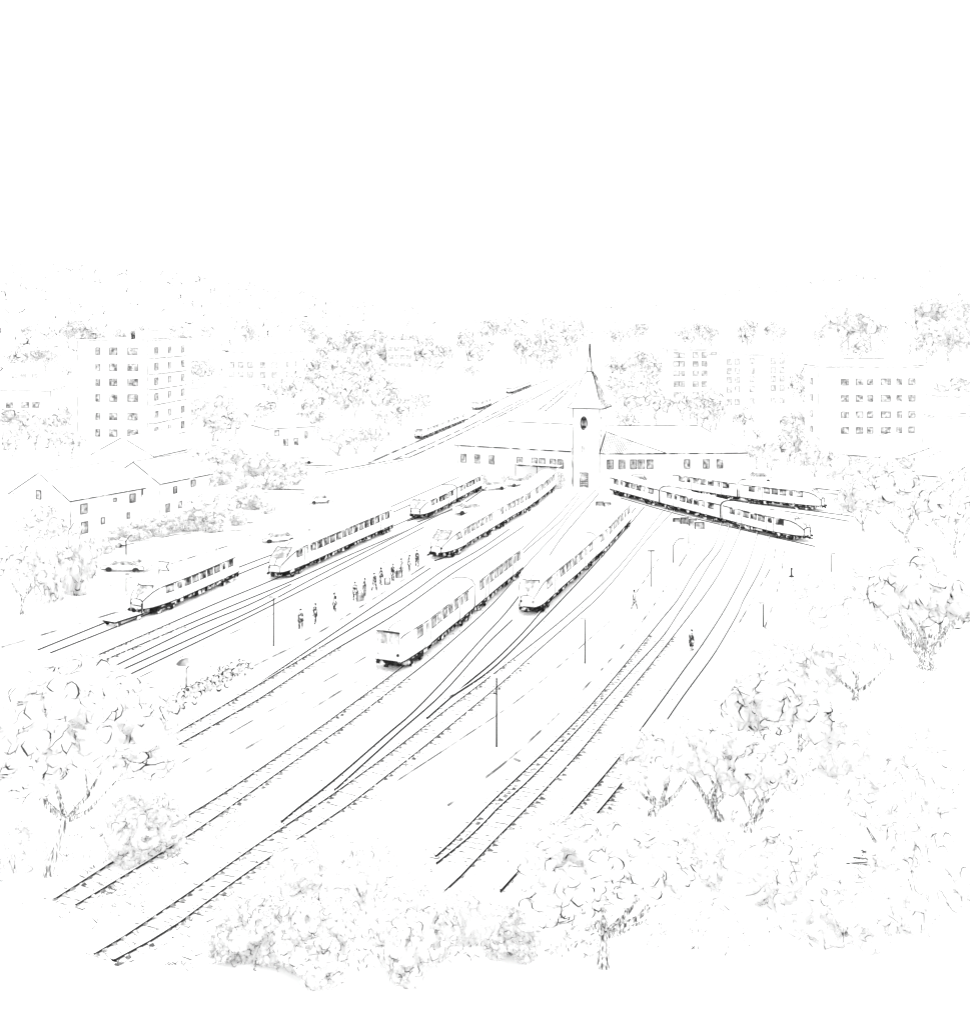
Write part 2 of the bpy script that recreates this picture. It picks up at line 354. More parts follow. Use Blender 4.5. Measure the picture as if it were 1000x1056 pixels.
# ------------------------------------------------------------------ trains
def ticket(px_line):
    return spline([g(*p) for p in px_line], .4)
def train(edge, wd, ht, cars, label, side=1, nose='round', nwin=8, pane='pane', roofunits=True, gap=.5, lw=1.0, group='passenger trains standing in the yard', doors=True):
    E = ticket(edge)
    n = len(E); ctr = []
    for j, p in enumerate(E):
        d = (E[min(j + 2, n - 1)] - E[max(j - 2, 0)]).normalized()
        ctr.append(p + Vector((-d.y, d.x, 0)) * side * wd / 2)
    cum = [0]
    for a, c in zip(ctr, ctr[1:]): cum.append(cum[-1] + (c - a).length)
    Ltot = cum[-1]
    def at(s, y, z):                        # s along the train, y to the right of travel away from the front, z up
        s2 = max(0, min(Ltot, s)); j = 0
        while j < n - 2 and cum[j + 1] < s2: j += 1
        t = (s2 - cum[j]) / max(1e-6, cum[j + 1] - cum[j]); p = ctr[j].lerp(ctr[j + 1], t)
        a, c = ctr[max(0, j - 1)], ctr[min(n - 1, j + 2)]; d = (c - a).normalized()
        return p + d * (s - s2) + Vector((d.y, -d.x, 0)) * y + Vector((0, 0, z))
    root = thing('train', ctr[0], label, 'train', group)
    CL = Ltot / cars; hw = wd / 2; zb = .8
    def prof(k):                            # k: 1 full section, less near the nose
        kx, kz = k
        h2 = zb + (ht - zb) * kz
        return [(-hw * kx, zb), (-hw * kx * 1.02, zb + (h2 - zb) * .45), (-hw * kx * .97, zb + (h2 - zb) * .78), (-hw * kx * .78, zb + (h2 - zb) * .93), (-hw * kx * .4, h2),
                (hw * kx * .4, h2), (hw * kx * .78, zb + (h2 - zb) * .93), (hw * kx * .97, zb + (h2 - zb) * .78), (hw * kx * 1.02, zb + (h2 - zb) * .45), (hw * kx, zb)]
    for c in range(cars):
        s0, s1 = c * CL, (c + 1) * CL - (gap if c < cars - 1 else 0)
        secs = [(s0 + (s1 - s0) * t, (1, 1)) for t in [k / 24 for k in range(25)]]
        if c == 0:
            if nose == 'round': secs = [(0, (.55, .42)), (.35, (.74, .62)), (.9, (.9, .83)), (1.7, (.98, .96))] + [q for q in secs if q[0] > 2.3]
            elif nose == 'bullet': secs = [(0, (.5, .3)), (.5, (.72, .52)), (1.4, (.88, .74)), (2.6, (.97, .92))] + [q for q in secs if q[0] > 3.3]
            else: secs = [(0, (.9, .9)), (.25, (.97, .97))] + [q for q in secs if q[0] > .6]
        if c == cars - 1: secs = secs[:-1] + [(s1 - .4, (1, 1)), (s1, (.93, .95))]
        secs.sort(key=lambda q: q[0])
        b = MB(); m = 10; ip = b.mi('paper')
        for s, k in secs:
            for y, z in prof(k): b.v.append(tuple(at(s, y, z)))
        for j in range(len(secs) - 1):
            for t in range(m):
                u = (t + 1) % m; b.f.append((j * m + t, j * m + u, (j + 1) * m + u, (j + 1) * m + t)); b.m.append(ip)
        b.f.append(tuple(range(m))); b.m.append(ip); e = (len(secs) - 1) * m; b.f.append(tuple(range(e, e + m))); b.m.append(ip)
        # gutter lines along the roof edge and a belt line
        for (s, k), (s2, k2) in zip(secs, secs[1:]):
            for sd in (-1, 1):
                y, z = prof(k)[7]; y2, z2 = prof(k2)[7]
                b.bar(at(s, sd * (y + .01), z), at(s2, sd * (y2 + .01), z2), .06 * lw, 'line')
                y, z = prof(k)[9]; y2, z2 = prof(k2)[9]
                b.bar(at(s, sd * y, z), at(s2, sd * y2, z2), .09, 'ink')
        if c > 0:                           # dark end frame at the gangway
            pp = prof((1.01, 1.01))
            for (y, z), (y2, z2) in zip(pp, pp[1:]): b.bar(at(s0, y, z), at(s0, y2, z2), .07 * lw, 'line' if lw > 1 else 'faint')
        if c == 0:                          # line along the crown of the nose and round its tip
            for (s, k), (s2, k2) in zip(secs[:5], secs[1:5]):
                b.bar(at(s, 0, prof(k)[4][1]), at(s2, 0, prof(k2)[4][1]), .05 * lw, 'line')
            pp = prof((secs[0][1][0] * 1.01, secs[0][1][1])) if nose != 'flat' else []
            for (y, z), (y2, z2) in zip(pp, pp[1:]): b.bar(at(secs[0][0] - .02, y, z), at(secs[0][0] - .02, y2, z2), .05 * lw, 'line')
        car = local(b, root).build('carriage', root)
        # underframe
        b = MB()
        q0 = s0 + (1.0 if c == 0 else .2)
        steps = max(3, int((s1 - q0) / 2))
        for k in range(steps):
            a, e = q0 + (s1 - q0) * k / steps, q0 + (s1 - q0) * (k + 1) / steps
            lo = .28 + .2 * ((k * 7 + c) % 3) / 2
            yy = hw * .93
            b.hexa([at(a, -yy, lo), at(e, -yy, lo), at(e, yy, lo), at(a, yy, lo), at(a, -yy, zb - .02), at(e, -yy, zb - .02), at(e, yy, zb - .02), at(a, yy, zb - .02)], 'under')
        local(b, root).build('underframe', car)
        for sb in (s0 + 2.6, s1 - 2.4):
            b = MB(); b.bar(at(sb, -hw * .97, .5), at(sb, hw * .97, .5), .3, 'under')
            for dy in (-hw * .97, hw * .97):
                b.bar(at(sb - 1.2, dy, .5), at(sb + 1.2, dy, .5), .1, 'ink', .22)
                for ds in (-.8, .8):
                    p, q = at(sb + ds, dy * .88, .45), at(sb + ds, dy * 1.02, .45)
                    b.tube([p, q], [.42, .42], 'under', 12)
            local(b, root).build('bogie', car)
        # windows on both sides
        zt, zl = zb + (ht - zb) * .74, zb + (ht - zb) * .46
        a0 = s0 + (2.4 if c == 0 else 1.3); a1 = s1 - 1.3; step = (a1 - a0) / nwin
        kd = {1, nwin - 2} if doors and nwin > 4 else set()
        for k in range(nwin):
            x0, x1 = a0 + step * (k + .1), a0 + step * (k + .9)
            for sd in (-1, 1):
                y = sd * hw * 1.03
                b = MB()
                if k in kd:
                    xm = (x0 + x1) / 2; dw = min(.55, step * .4)
                    b.hexa([at(xm - dw, y * .98, zb + .05), at(xm + dw, y * .98, zb + .05), at(xm + dw, y * 1.02, zb + .05), at(xm - dw, y * 1.02, zb + .05),
                            at(xm - dw, y * .97, zt + .05), at(xm + dw, y * .97, zt + .05), at(xm + dw, y * 1.01, zt + .05), at(xm - dw, y * 1.01, zt + .05)], 'paper')
                    for xx in (xm - dw, xm + dw): b.bar(at(xx, y * 1.025, zb + .05), at(xx, y * 1.015, zt + .05), .035, 'line')
                    dr = local(b, root).build('door', car)
                    b = MB(); b.hexa([at(xm - dw * .6, y * 1.015, zl), at(xm + dw * .6, y * 1.015, zl), at(xm + dw * .6, y * 1.035, zl), at(xm - dw * .6, y * 1.035, zl),
                                      at(xm - dw * .6, y * 1.0, zt), at(xm + dw * .6, y * 1.0, zt), at(xm + dw * .6, y * 1.02, zt), at(xm - dw * .6, y * 1.02, zt)], pane)
                    local(b, root).build('door_window', car)
                else:
                    b.hexa([at(x0, y * .97, zl), at(x1, y * .97, zl), at(x1, y * 1.01, zl), at(x0, y * 1.01, zl),
                            at(x0, y * .95, zt), at(x1, y * .95, zt), at(x1, y * .99, zt), at(x0, y * .99, zt)], pane)
                    b.bar(at(x0, y * 1.01, zl), at(x1, y * 1.01, zl), .05 * lw, 'line'); b.bar(at(x0, y, zt), at(x1, y, zt), .05 * lw, 'line')
                    local(b, root).build('window', car)
        if roofunits:
            rr2 = random.Random(len(label) + c)
            for k in range(2):
                xm = s0 + (s1 - s0) * (.3 + .4 * k)
                b = MB(); a, e = xm - 1, xm + 1; yy = hw * .35
                b.hexa([at(a, -yy, ht - .02), at(e, -yy, ht - .02), at(e, yy, ht - .02), at(a, yy, ht - .02), at(a, -yy * .8, ht + .16), at(e, -yy * .8, ht + .16), at(e, yy * .8, ht + .16), at(a, yy * .8, ht + .16)], 'paper')
                b.bar(at(a, yy, ht), at(e, yy, ht), .05, 'faint'); b.bar(at(a, -yy, ht), at(a, yy, ht), .05, 'faint')
                local(b, root).build('roof_unit', car)
        if c == 0:
            # windscreen, bumper, coupler and lamps
            b = MB()
            if nose == 'flat': so_, ztop, zlow, kx0, kx1 = -.03, .86, .5, .86, .8
            else: so_, ztop, zlow, kx0, kx1 = 0, .8, .5, .8, .66
            za, zc = zb + (ht - zb) * zlow, zb + (ht - zb) * ztop
            if nose == 'flat':
                for ya, yb in ((-.9, -.06), (.06, .9)):
                    b.hexa([at(-.06, hw * ya * .9, za), at(.05, hw * ya * .9, za), at(.05, hw * yb * .9, za), at(-.06, hw * yb * .9, za),
                            at(.0, hw * ya * .86, zc), at(.1, hw * ya * .86, zc), at(.1, hw * yb * .86, zc), at(.0, hw * yb * .86, zc)][0:8], 'screen')
                b.bar(at(-.06, -hw * .82, zc), at(-.06, hw * .82, zc), .12, 'line')
            else:
                sA, sB = (.3, 1.1) if nose == 'round' else (.55, 2.0)
                N = 8; zA, zB = zb + (ht - zb) * .58, zb + (ht - zb) * .9
                for k in range(N):
                    u, v = -1 + 2 * k / N, -1 + 2 * (k + 1) / N
                    q = lambda u: (u * hw * .74, .55 * u * u)
                    (y0, o0), (y1, o1) = q(u), q(v)
                    b.poly([at(sA - .14 + o0, y0, zA), at(sA - .14 + o1, y1, zA), at(sB - .18 + o1 * .7, y1 * .95, zB), at(sB - .18 + o0 * .7, y0 * .95, zB)], 'screen')
                    b.bar(at(sB - .2 + o0 * .7, y0 * .95, zB), at(sB - .2 + o1 * .7, y1 * .95, zB), .07, 'line')
                    if k in (0, N - 1):
                        kk = u if k == 0 else v; yk, ok = q(kk)
                        b.bar(at(sA - .15 + ok, yk, zA), at(sB - .2 + ok * .7, yk * .95, zB), .06, 'line')
            local(b, root).build('windscreen', car)
            b = MB(); bs = -.05 if nose == 'flat' else -.1; bw_ = hw * (.85 if nose == 'flat' else .62)
            b.hexa([at(bs, -bw_, .5), at(bs + .3, -bw_, .5), at(bs + .3, bw_, .5), at(bs, bw_, .5), at(bs, -bw_, .85), at(bs + .3, -bw_, .85), at(bs + .3, bw_, .85), at(bs, bw_, .85)], 'under')
            b.bar(at(-.5, 0, .6), at(.1, 0, .6), .16, 'ink'); b.bar(at(-.4, -.18, .5), at(-.4, .18, .5), .14, 'ink')
            for yy in (-bw_ * .75, bw_ * .75):
                b.tube([at(-.4, yy, .75), at(0, yy, .75)], [.14, .1], 'ink', 8)
            local(b, root).build('bumper', car)
            for yy in (-bw_ * .8, bw_ * .8):
                b = MB(); s_h = -.09 if nose == 'flat' else -.03
                b.tube([at(s_h, yy, zb + (ht - zb) * .2), at(s_h + .2, yy, zb + (ht - zb) * .2)], [.12, .12], 'line', 8)
                local(b, root).build('headlight', car)
    return root
train([(415, 694), (440, 677), (455, 664), (480, 643), (508, 619), (540, 592)], 2.5, 3.5, 2, 'front train with a flat square windscreen, nearest of all the trains', nose='flat', nwin=9, pane='pane')
train([(556, 636), (580, 613), (598, 597), (613, 582), (625, 571), (638, 556), (651, 541)], 2.4, 3.4, 2, 'round-nosed train right of the nearest train, between it and the platform lamps', nose='round', nwin=8)
train([(460, 578), (476, 571), (486, 564), (504, 553), (528, 538), (545, 528), (562, 515), (573, 505)], 2.7, 3.3, 3, 'bullet-nosed train with its tail beside the clock tower', nose='bullet', nwin=8)
train([(294, 599), (333, 581), (367, 565), (406, 547)], 2.6, 3.4, 1, 'long railcar with an unbroken row of dark windows, left of the waiting passengers', nose='bullet', nwin=16, pane='panedark', lw=1.3)
train([(152, 638), (184, 626), (215, 612), (247, 597)], 2.6, 3.0, 1, 'short railcar standing on the leftmost track', nose='round', nwin=9, pane='panedark', lw=1.3)
train([(437, 537), (455, 529), (469, 521), (498, 505)], 2.6, 2.9, 2, 'small train partly hidden behind the bullet-nosed train', nose='round', nwin=7, lw=1.5, pane='panedark')
train([(826, 560), (790, 553), (741, 540), (681, 524), (628, 509)], 2.6, 3.1, 3, 'nearer of the two trains crossing in front of the station on the right', side=-1, nose='round', nwin=7, lw=2, pane='panedark')
train([(845, 528), (800, 523), (755, 517), (693, 507)], 2.6, 3.3, 2, 'farther of the two trains on the right, close to the station wing', side=-1, nose='round', nwin=7, lw=2, pane='panedark')
FTG = 'far trains beyond the station'
train([(437, 453), (458, 444), (480, 435)], 2.6, 2.6, 2, 'far train seen as a dark streak left of the station roof', nose='flat', nwin=6, roofunits=False, group=FTG)
train([(494, 423), (500, 421), (507, 418)], 2.6, 2.8, 1, 'single far railcar standing alone between the two far trains', nose='flat', nwin=5, roofunits=False, group=FTG)
train([(528, 406), (538, 402), (548, 398)], 2.6, 2.4, 3, 'farthest train, small and grey, left of the spire', nose='flat', nwin=5, roofunits=False, group=FTG)

# ------------------------------------------------------------------ buildings
FOOT = []                                   # footprints, to keep the trees clear of them
def blocked(p, r):
    return any(min(q.x for q in P) - r < p.x < max(q.x for q in P) + r and min(q.y for q in P) - r < p.y < max(q.y for q in P) + r for P in FOOT)
WINS = {}
def window(parent, pos, rz, wd, ht, pane='pane', lw=.07):
    key = (round(wd, 2), round(ht, 2), pane, lw)
    if key not in WINS:
        b = MB()
        for x in (-wd / 2, wd / 2): b.bar((x, -.06, -ht / 2), (x, -.06, ht / 2), lw, 'line')
        for z in (-ht / 2, ht / 2): b.bar((-wd / 2 - lw / 2, -.06, z), (wd / 2 + lw / 2, -.06, z), lw, 'line')
        q = MB(); q.box((0, -.01, 0), (wd - lw, .06, ht - lw), pane)
        WINS[key] = (b.mesh('window'), q.mesh('pane'))
    a, c = WINS[key]
    o = link('window', a, parent, loc=pos, rot=(0, 0, rz)); link('pane', c, o)
class Face:
    """a wall plane from ground point A to B (seen from outside, A on the left)"""
    def __init__(s, A, B):
        s.A, s.B = Vector(A), Vector(B); s.L = (s.B - s.A).length; s.d = (s.B - s.A).normalized(); s.rz = math.atan2(s.d.y, s.d.x)
    def pt(s, u, z): return s.A + s.d * u + Vector((0, 0, z))
    def u_at(s, px):                        # distance along the wall under an image column
        k = (px - 500) / F; den = s.d.x - k * s.d.y
        return (k * s.A.y - s.A.x) / den
def block(name, A, B, depth, ytop, label, cat='building', group=None, lw=.12, parapet=True, edge='line', ht=None):
    """flat-roofed block; A, B are the image positions of the foot of its front wall"""
    a, c = g(*A), g(*B); f = Face(a, c); nrm = Vector((-f.d.y, f.d.x, 0))
    z = ht or hz(ytop, a.y)
    d_, e_ = a + nrm * depth, c + nrm * depth; FOOT.append([a, c, e_, d_])
    root = thing(name, a, label, cat, group)
    up = Vector((0, 0, z)); b = MB()
    b.hexa([a, c, e_, d_, a + up, c + up, e_ + up, d_ + up], 'paper')
    for p in (a, c, e_, d_): b.bar(p, p + up, lw, 'faint')
    local(b, root).build('wall', root)
    b = MB(); o = .25
    cor = [a - f.d * o - nrm * o, c + f.d * o - nrm * o, e_ + f.d * o + nrm * o, d_ - f.d * o + nrm * o]
    b.hexa([p + up + Vector((0, 0, .003)) for p in cor] + [p + up + Vector((0, 0, .35)) for p in cor], 'paper')
    for i in range(4):
        for zz in (.0, .35): b.bar(cor[i] + up + Vector((0, 0, zz)), cor[(i + 1) % 4] + up + Vector((0, 0, zz)), lw, edge if zz else 'faint')
    local(b, root).build('roof', root)
    return root, f, Face(c, e_), Face(d_, a), z
def wins(root, f, us, zs, wd, ht, pane='pane', lw=.07, skip=0, rr=random.Random(5)):
    for u in us:
        for z in zs:
            if skip and rr.random() < skip: continue
            nn = Vector((f.d.y, -f.d.x, 0)) * .03
            window(root, f.pt(u, z) + nn - root.location, f.rz, wd, ht, pane, lw)

# six-storey apartment block on the left
root, f, fr, fl_, z = block('apartment_block', (80, 466), (152, 467), 24, 351, 'six-storey white apartment block on the left with stacked balconies on its right side')
D0 = f.A.y
zs = [hz(y, D0) for y in (362, 378.5, 394, 410, 429, 446)]
for px, wd in ((101, .9), (117, 1.7), (137, 2.2)): wins(root, f, [f.u_at(px)], zs, wd, 1.5, 'pane')
wins(root, fr, [4.5, 19], zs, 1.8, 1.5, 'pane'); wins(root, fr, [11.5], zs, 1.4, 1.4, 'panefar')
for zz in zs:
    b = MB(); a = fr.pt(.6, zz - 1.5); c = fr.pt(18, zz - 1.5); n = Vector((fr.d.y, -fr.d.x, 0))
    b.hexa([a, a + n * 1.3, c + n * 1.3, c] + [p + Vector((0, 0, .14)) for p in (a, a + n * 1.3, c + n * 1.3, c)], 'paper')
    b.bar(a + n * 1.3, c + n * 1.3, .14, 'line'); b.bar(a + n * 1.3 + Vector((0, 0, 1)), c + n * 1.3 + Vector((0, 0, 1)), .06, 'faint')
    b.bar(a, a + n * 1.3, .1, 'line')
    local(b, root).build('balcony', root)
b = MB(); p = f.pt(9, z + .35)
b.box((p.x + 4, p.y + 9, p.z + .9), (5, 5, 1.8), 'paper'); b.bar((p.x + 1.5, p.y + 6.5, p.z + 1.8), (p.x + 6.5, p.y + 6.5, p.z + 1.8), .12, 'line')
local(b, root).build('stair_house', root)
for dx in (2, 10.8):
    b = MB(); q = f.pt(dx, z + .35); b.box((q.x + .5, q.y + 3, q.z + .6), (.7, .7, 1.2), 'line'); local(b, root).build('chimney', root)

# low block at the left margin and other blocks
root, f, fr, _, z = block('apartment_block', (-22, 446), (52, 445), 14, 404, 'low three-storey block at the left margin')
wins(root, f, [f.u_at(p) for p in (-8, 10, 26, 37)], [hz(418, f.A.y), hz(432, f.A.y)], 1.7, 1.4)
root, f, fr, _, z = block('apartment_block', (5, 402), (46, 401), 12, 377, 'small pale block behind the low block at the left margin')
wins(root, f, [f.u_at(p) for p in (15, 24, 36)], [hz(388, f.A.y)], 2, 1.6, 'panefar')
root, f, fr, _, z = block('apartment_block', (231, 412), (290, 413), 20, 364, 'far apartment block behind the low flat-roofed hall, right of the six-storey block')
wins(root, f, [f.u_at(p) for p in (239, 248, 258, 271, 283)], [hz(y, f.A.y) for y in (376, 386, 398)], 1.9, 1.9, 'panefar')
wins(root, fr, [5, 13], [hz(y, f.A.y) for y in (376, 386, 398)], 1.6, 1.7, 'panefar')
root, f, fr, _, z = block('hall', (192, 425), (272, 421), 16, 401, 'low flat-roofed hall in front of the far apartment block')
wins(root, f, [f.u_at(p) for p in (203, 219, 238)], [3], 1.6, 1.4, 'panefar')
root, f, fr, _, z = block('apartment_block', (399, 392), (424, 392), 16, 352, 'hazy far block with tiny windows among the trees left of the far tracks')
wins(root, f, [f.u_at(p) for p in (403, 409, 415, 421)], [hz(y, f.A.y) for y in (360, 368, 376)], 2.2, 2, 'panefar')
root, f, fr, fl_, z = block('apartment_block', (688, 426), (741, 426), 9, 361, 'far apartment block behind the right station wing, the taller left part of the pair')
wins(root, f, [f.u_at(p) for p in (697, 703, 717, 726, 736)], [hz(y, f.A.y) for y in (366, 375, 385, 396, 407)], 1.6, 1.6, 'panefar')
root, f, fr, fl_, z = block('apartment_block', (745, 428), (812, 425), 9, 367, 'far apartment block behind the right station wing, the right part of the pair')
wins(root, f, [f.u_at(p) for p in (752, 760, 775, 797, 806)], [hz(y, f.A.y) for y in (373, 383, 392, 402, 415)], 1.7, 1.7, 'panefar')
root, f, fr, fl_, z = block('apartment_block', (844, 461), (951, 460), 8, 379, 'four-storey white apartment block on the right with six window columns')
zs = [hz(y, f.A.y) for y in (394, 411, 428, 444)]
for px, wd in ((871, 1.7), (886, 1.6), (897, 1.3), (913, 2.2), (927, 1.2), (940, 1.5)): wins(root, f, [f.u_at(px)], zs, wd, 1.4)
wins(root, fl_, [4], zs, 1.2, 1.4, 'panefar')
b = MB(); q = f.pt(f.L * .35, z + .35); b.box((q.x + 3, q.y + 4.5, q.z + .8), (9, 3, 1.6), 'paper'); b.bar((q.x - 1.5, q.y + 3, q.z + 1.6), (q.x + 7.5, q.y + 3, q.z + 1.6), .14, 'line')
local(b, root).build('stair_house', root)
root, f, fr, fl_, z = block('garage', (949, 452), (966, 456), 9, 428, 'small flat annex against the right end of the four-storey block', edge='line')
root, f, fr, fl_, z = block('hall', (971, 441), (1030, 440), 16, 410, 'flat-roofed building cut by the right margin')
b = MB(); q = f.pt(0, z * .72); b.bar(q - Vector((0, .05, 0)), f.pt(f.L, z * .72) - Vector((0, .05, 0)), .15, 'faint'); local(b, root).build('ledge', root)
wins(root, f, [f.u_at(p) for p in (982, 993)], [3], 1.6, 1.4, 'panefar')

def house(A, B, C, zeave, rise, label, wl=(), wr=(), over=.5, hip=False, name='house', hatch=None, group=None, ridge_line='line', cat='house'):
    """A-B is the gable (or short) side, B-C the long side, all image positions of the wall foot; the ridge runs along B-C"""
    a, b_, c = g(*A), g(*B), g(*C); u = (b_ - a); v = (c - b_); 
    vd = v.normalized(); ud = Vector((vd.y, -vd.x, 0)); ud = ud if ud.dot(u) > 0 else -ud
    W = abs(u.dot(ud)); a = b_ - ud * W; d = c - ud * W; Lg = v.length
    FOOT.append([a, b_, c, d]); root = thing(name, b_, label, cat, group)
    Z = Vector((0, 0, zeave)); Rr = Vector((0, 0, zeave + rise)); w_ = MB()
    w_.poly([a, b_, b_ + Z, a + Z], 'paper'); w_.poly([b_, c, c + Z, b_ + Z], 'paper'); w_.poly([c, d, d + Z, c + Z], 'paper'); w_.poly([d, a, a + Z, d + Z], 'paper')
    if not hip:
        w_.poly([a + Z, b_ + Z, (a + b_) / 2 + Rr], 'paper'); w_.poly([c + Z, d + Z, (c + d) / 2 + Rr], 'paper')
    for p in (a, b_, c, d): w_.bar(p, p + Z, .08, 'faint')
    local(w_, root).build('wall', root)
    t = MB(); ins = W / 2 if hip else -over
    oz = Vector((0, 0, -over * rise / (W / 2)))
    ea, eb = a - ud * over - vd * over + Z + oz, b_ + ud * over - vd * over + Z + oz
    ec, ed = c + ud * over + vd * over + Z + oz, d - ud * over + vd * over + Z + oz
    r0, r1 = (a + b_) / 2 + vd * ins + Rr, (c + d) / 2 - vd * ins + Rr
    th = Vector((0, 0, .16)); lw = .09
    for q, mm in (([eb, ec, r1, r0], 'paper'), ([ed, ea, r0, r1], 'paper')):
        t.poly([p + th for p in q], mm); t.poly(q[::-1], 'paper')
    if hip:
        t.poly([p + th for p in (ea, eb, r0)], hatch or 'paper'); t.poly([p + th for p in (ec, ed, r1)], 'paper')
    for p, q in ((eb, ec), (ed, ea)): t.bar(p + th / 2, q + th / 2, lw, ridge_line, .16)
    t.bar(r0 + th, r1 + th, lw, 'line')
    for p, q in ((ea, r0), (eb, r0), (ec, r1), (ed, r1)): t.bar(p + th / 2, q + th / 2, lw * .8, 'line' if not hip else 'faint', .11)
    if hip: t.bar(ea + th / 2, eb + th / 2, lw, ridge_line, .16)
    local(t, root).build('roof', root)
    f1, f2 = Face(a, b_), Face(b_, c)
    for (uu, zz, ww, hh) in wl: wins(root, f1, [uu * f1.L], [zz], ww, hh)
    for (uu, zz, ww, hh) in wr: wins(root, f2, [uu * f2.L], [zz], ww, hh)
    return root, f1, f2
house((25, 549), (73, 560), (146, 544), 5.5, 2.9, 'nearest gabled house on the left, its plain gable facing the yard', wl=((.45, 5.6, .9, 1.1), (.5, 3.4, .9, 1.6), (.88, 1.9, 1.1, 1.2)),
      wr=((.17, 4.0, 1.0, 1.2), (.18, 1.6, 1.0, 1.4), (.43, 2.0, .5, .8), (.6, 4.4, .5, .4), (.86, 4.2, .9, 1.1), (.8, 2, .5, .8)))
house((128, 531), (165, 539), (214, 527), 5.6, 2.5, 'second gabled house on the left, joined behind the nearest one', wl=((.6, 4.2, .9, 1), (.55, 1.8, .8, 1.2)), wr=((.3, 4.1, .7, .9), (.68, 4.5, .9, .9), (.15, 1.8, .8, 1.1), (.4, 1.9, .7, .9)))
house((112, 494), (158, 500), (202, 488), 5.0, 2.9, 'third gabled house, half hidden under the six-storey block', wr=((.3, 3.6, .8, .9),))
house((248, 462), (276, 466), (322, 463), 5.2, 3.4, 'small house among the trees below the low flat-roofed hall', wr=((.2, 3.9, 1, 1.1), (.4, 1.8, 1, 1.5), (.63, 1.8, 1, 1.5), (.86, 3.2, .6, 1.6)), hip=True)
house((885, 482), (925, 493), (957, 480), 3.7, 2.8, 'hipped house right of the trains below the four-storey block', hip=True, wl=((.4, 1.8, 1, 1.2),), wr=((.5, 1.8, 1, 1.2),))
house((950, 502), (973, 514), (992, 502), 3.7, 2.2, 'smaller hipped house at the right margin with dots on its roof', hip=True, wl=((.5, 1.8, 1, 1.1),))

# station: two wings, clock tower, front roof
root = thing('railway_station', g(602, 503), 'long station building with a pointed clock tower and tiled hip roofs', 'station')
def wing(A, B, depth, zeave, rise, hipL, hipR, wpx, yw, hatchL=None, over=.7):
    a, c = g(*A), g(*B); f = Face(a, c); n = Vector((-f.d.y, f.d.x, 0)); d, e = a + n * depth, c + n * depth
    FOOT.append([a, c, e, d]); Z = Vector((0, 0, zeave)); b = MB()
    for q in ([a, c], [c, e], [e, d], [d, a]): b.poly([q[0], q[1], q[1] + Z, q[0] + Z], 'paper')
    for p in (a, c): b.bar(p, p + Z, .1, 'faint')
    wall = local(b, root).build('wall', root)
    t = MB(); th = Vector((0, 0, .2)); ea, ec = a - n * over - f.d * over * bool(hipL) + Z, c - n * over + f.d * over * bool(hipR) + Z
    ee, ed = e + n * over + f.d * over * bool(hipR) + Z, d + n * over - f.d * over * bool(hipL) + Z
    Rv = Vector((0, 0, zeave + rise)); r0, r1 = (a + d) / 2 + f.d * hipL + Rv, (c + e) / 2 - f.d * hipR + Rv
    for q, mm in (([ea, ec, r1, r0], 'paper'), ([ee, ed, r0, r1], 'paper'), ([ed, ea, r0], hatchL or 'paper'), ([ec, ee, r1], 'paper')): t.poly(q, mm)
    t.poly([ea, ed, ee, ec], 'paper')
    t.bar(ea, ec, .2, 'line', .22); t.bar(r0, r1, .16, 'line')
    for p, q in ((ea, r0), (ec, r1)): t.bar(p, q, .12, 'faint')
    t.bar(ec, ee, .14, 'faint'); t.bar(ed, ea, .14, 'faint')
    local(t, root).build('roof', root)
    for px in wpx:
        wins(root, f, [f.u_at(px)], [hz(yw, f.A.y)], 1.05, 1.5)
    return f, n
f, n = wing((472, 491), (590, 499), 11, 5.6, 4.0, 7.5, 0, (478, 492, 507, 536, 551, 559, 570, 578), 472)
b = MB(); a, c = f.pt(f.u_at(536), 3.0), f.pt(f.u_at(580), 3.0); o = -n * 2.2        # canopy over the platform
b.hexa([a + o, c + o, c, a] + [p + Vector((0, 0, .15)) for p in (a + o, c + o, c, a)], 'paper'); b.bar(a + o, c + o, .2, 'line')
for k in (0, .5, 1):
    p = a.lerp(c, k) + o * .9; b.bar((p.x, p.y, 0), (p.x, p.y, 3), .12, 'line')
local(b, root).build('canopy', root)
f, n = wing((622, 500), (765, 499), 11, 5.35, 4.1, .01, 6, (629, 641, 653, 661, 670, 708, 728, 742), 479)
# small lower roof that leans against the tower
def at_px(px, py, D): return Vector(((px - 500) * D / F, D, hz(py, D)))
a, p0, mid, c = at_px(618, 468, 177.2), at_px(625, 445, 180.5), at_px(657, 457, 180.9), at_px(687, 467.3, 180.6); t = MB()
low = Vector((a.x, a.y + 5, a.z))
t.poly([a, c, mid, p0], 'paper'); t.poly([a, p0, low], 'paper'); t.poly([c, a, low], 'paper')
t.bar(p0, mid, .14, 'line'); t.bar(mid, c, .14, 'line'); t.bar(a, p0, .15, 'line'); t.bar(a, c, .12, 'line')
for k in range(1, 16):                      # parallel hatch lines over the left part
    q = a.lerp(c, k / 40); e = p0.lerp(mid, k / 18); up = Vector((0, -.03, .03)); t.bar(q + up, q.lerp(e, .96) + up, .05, 'line')
local(t, root).build('lean_to_roof', root)
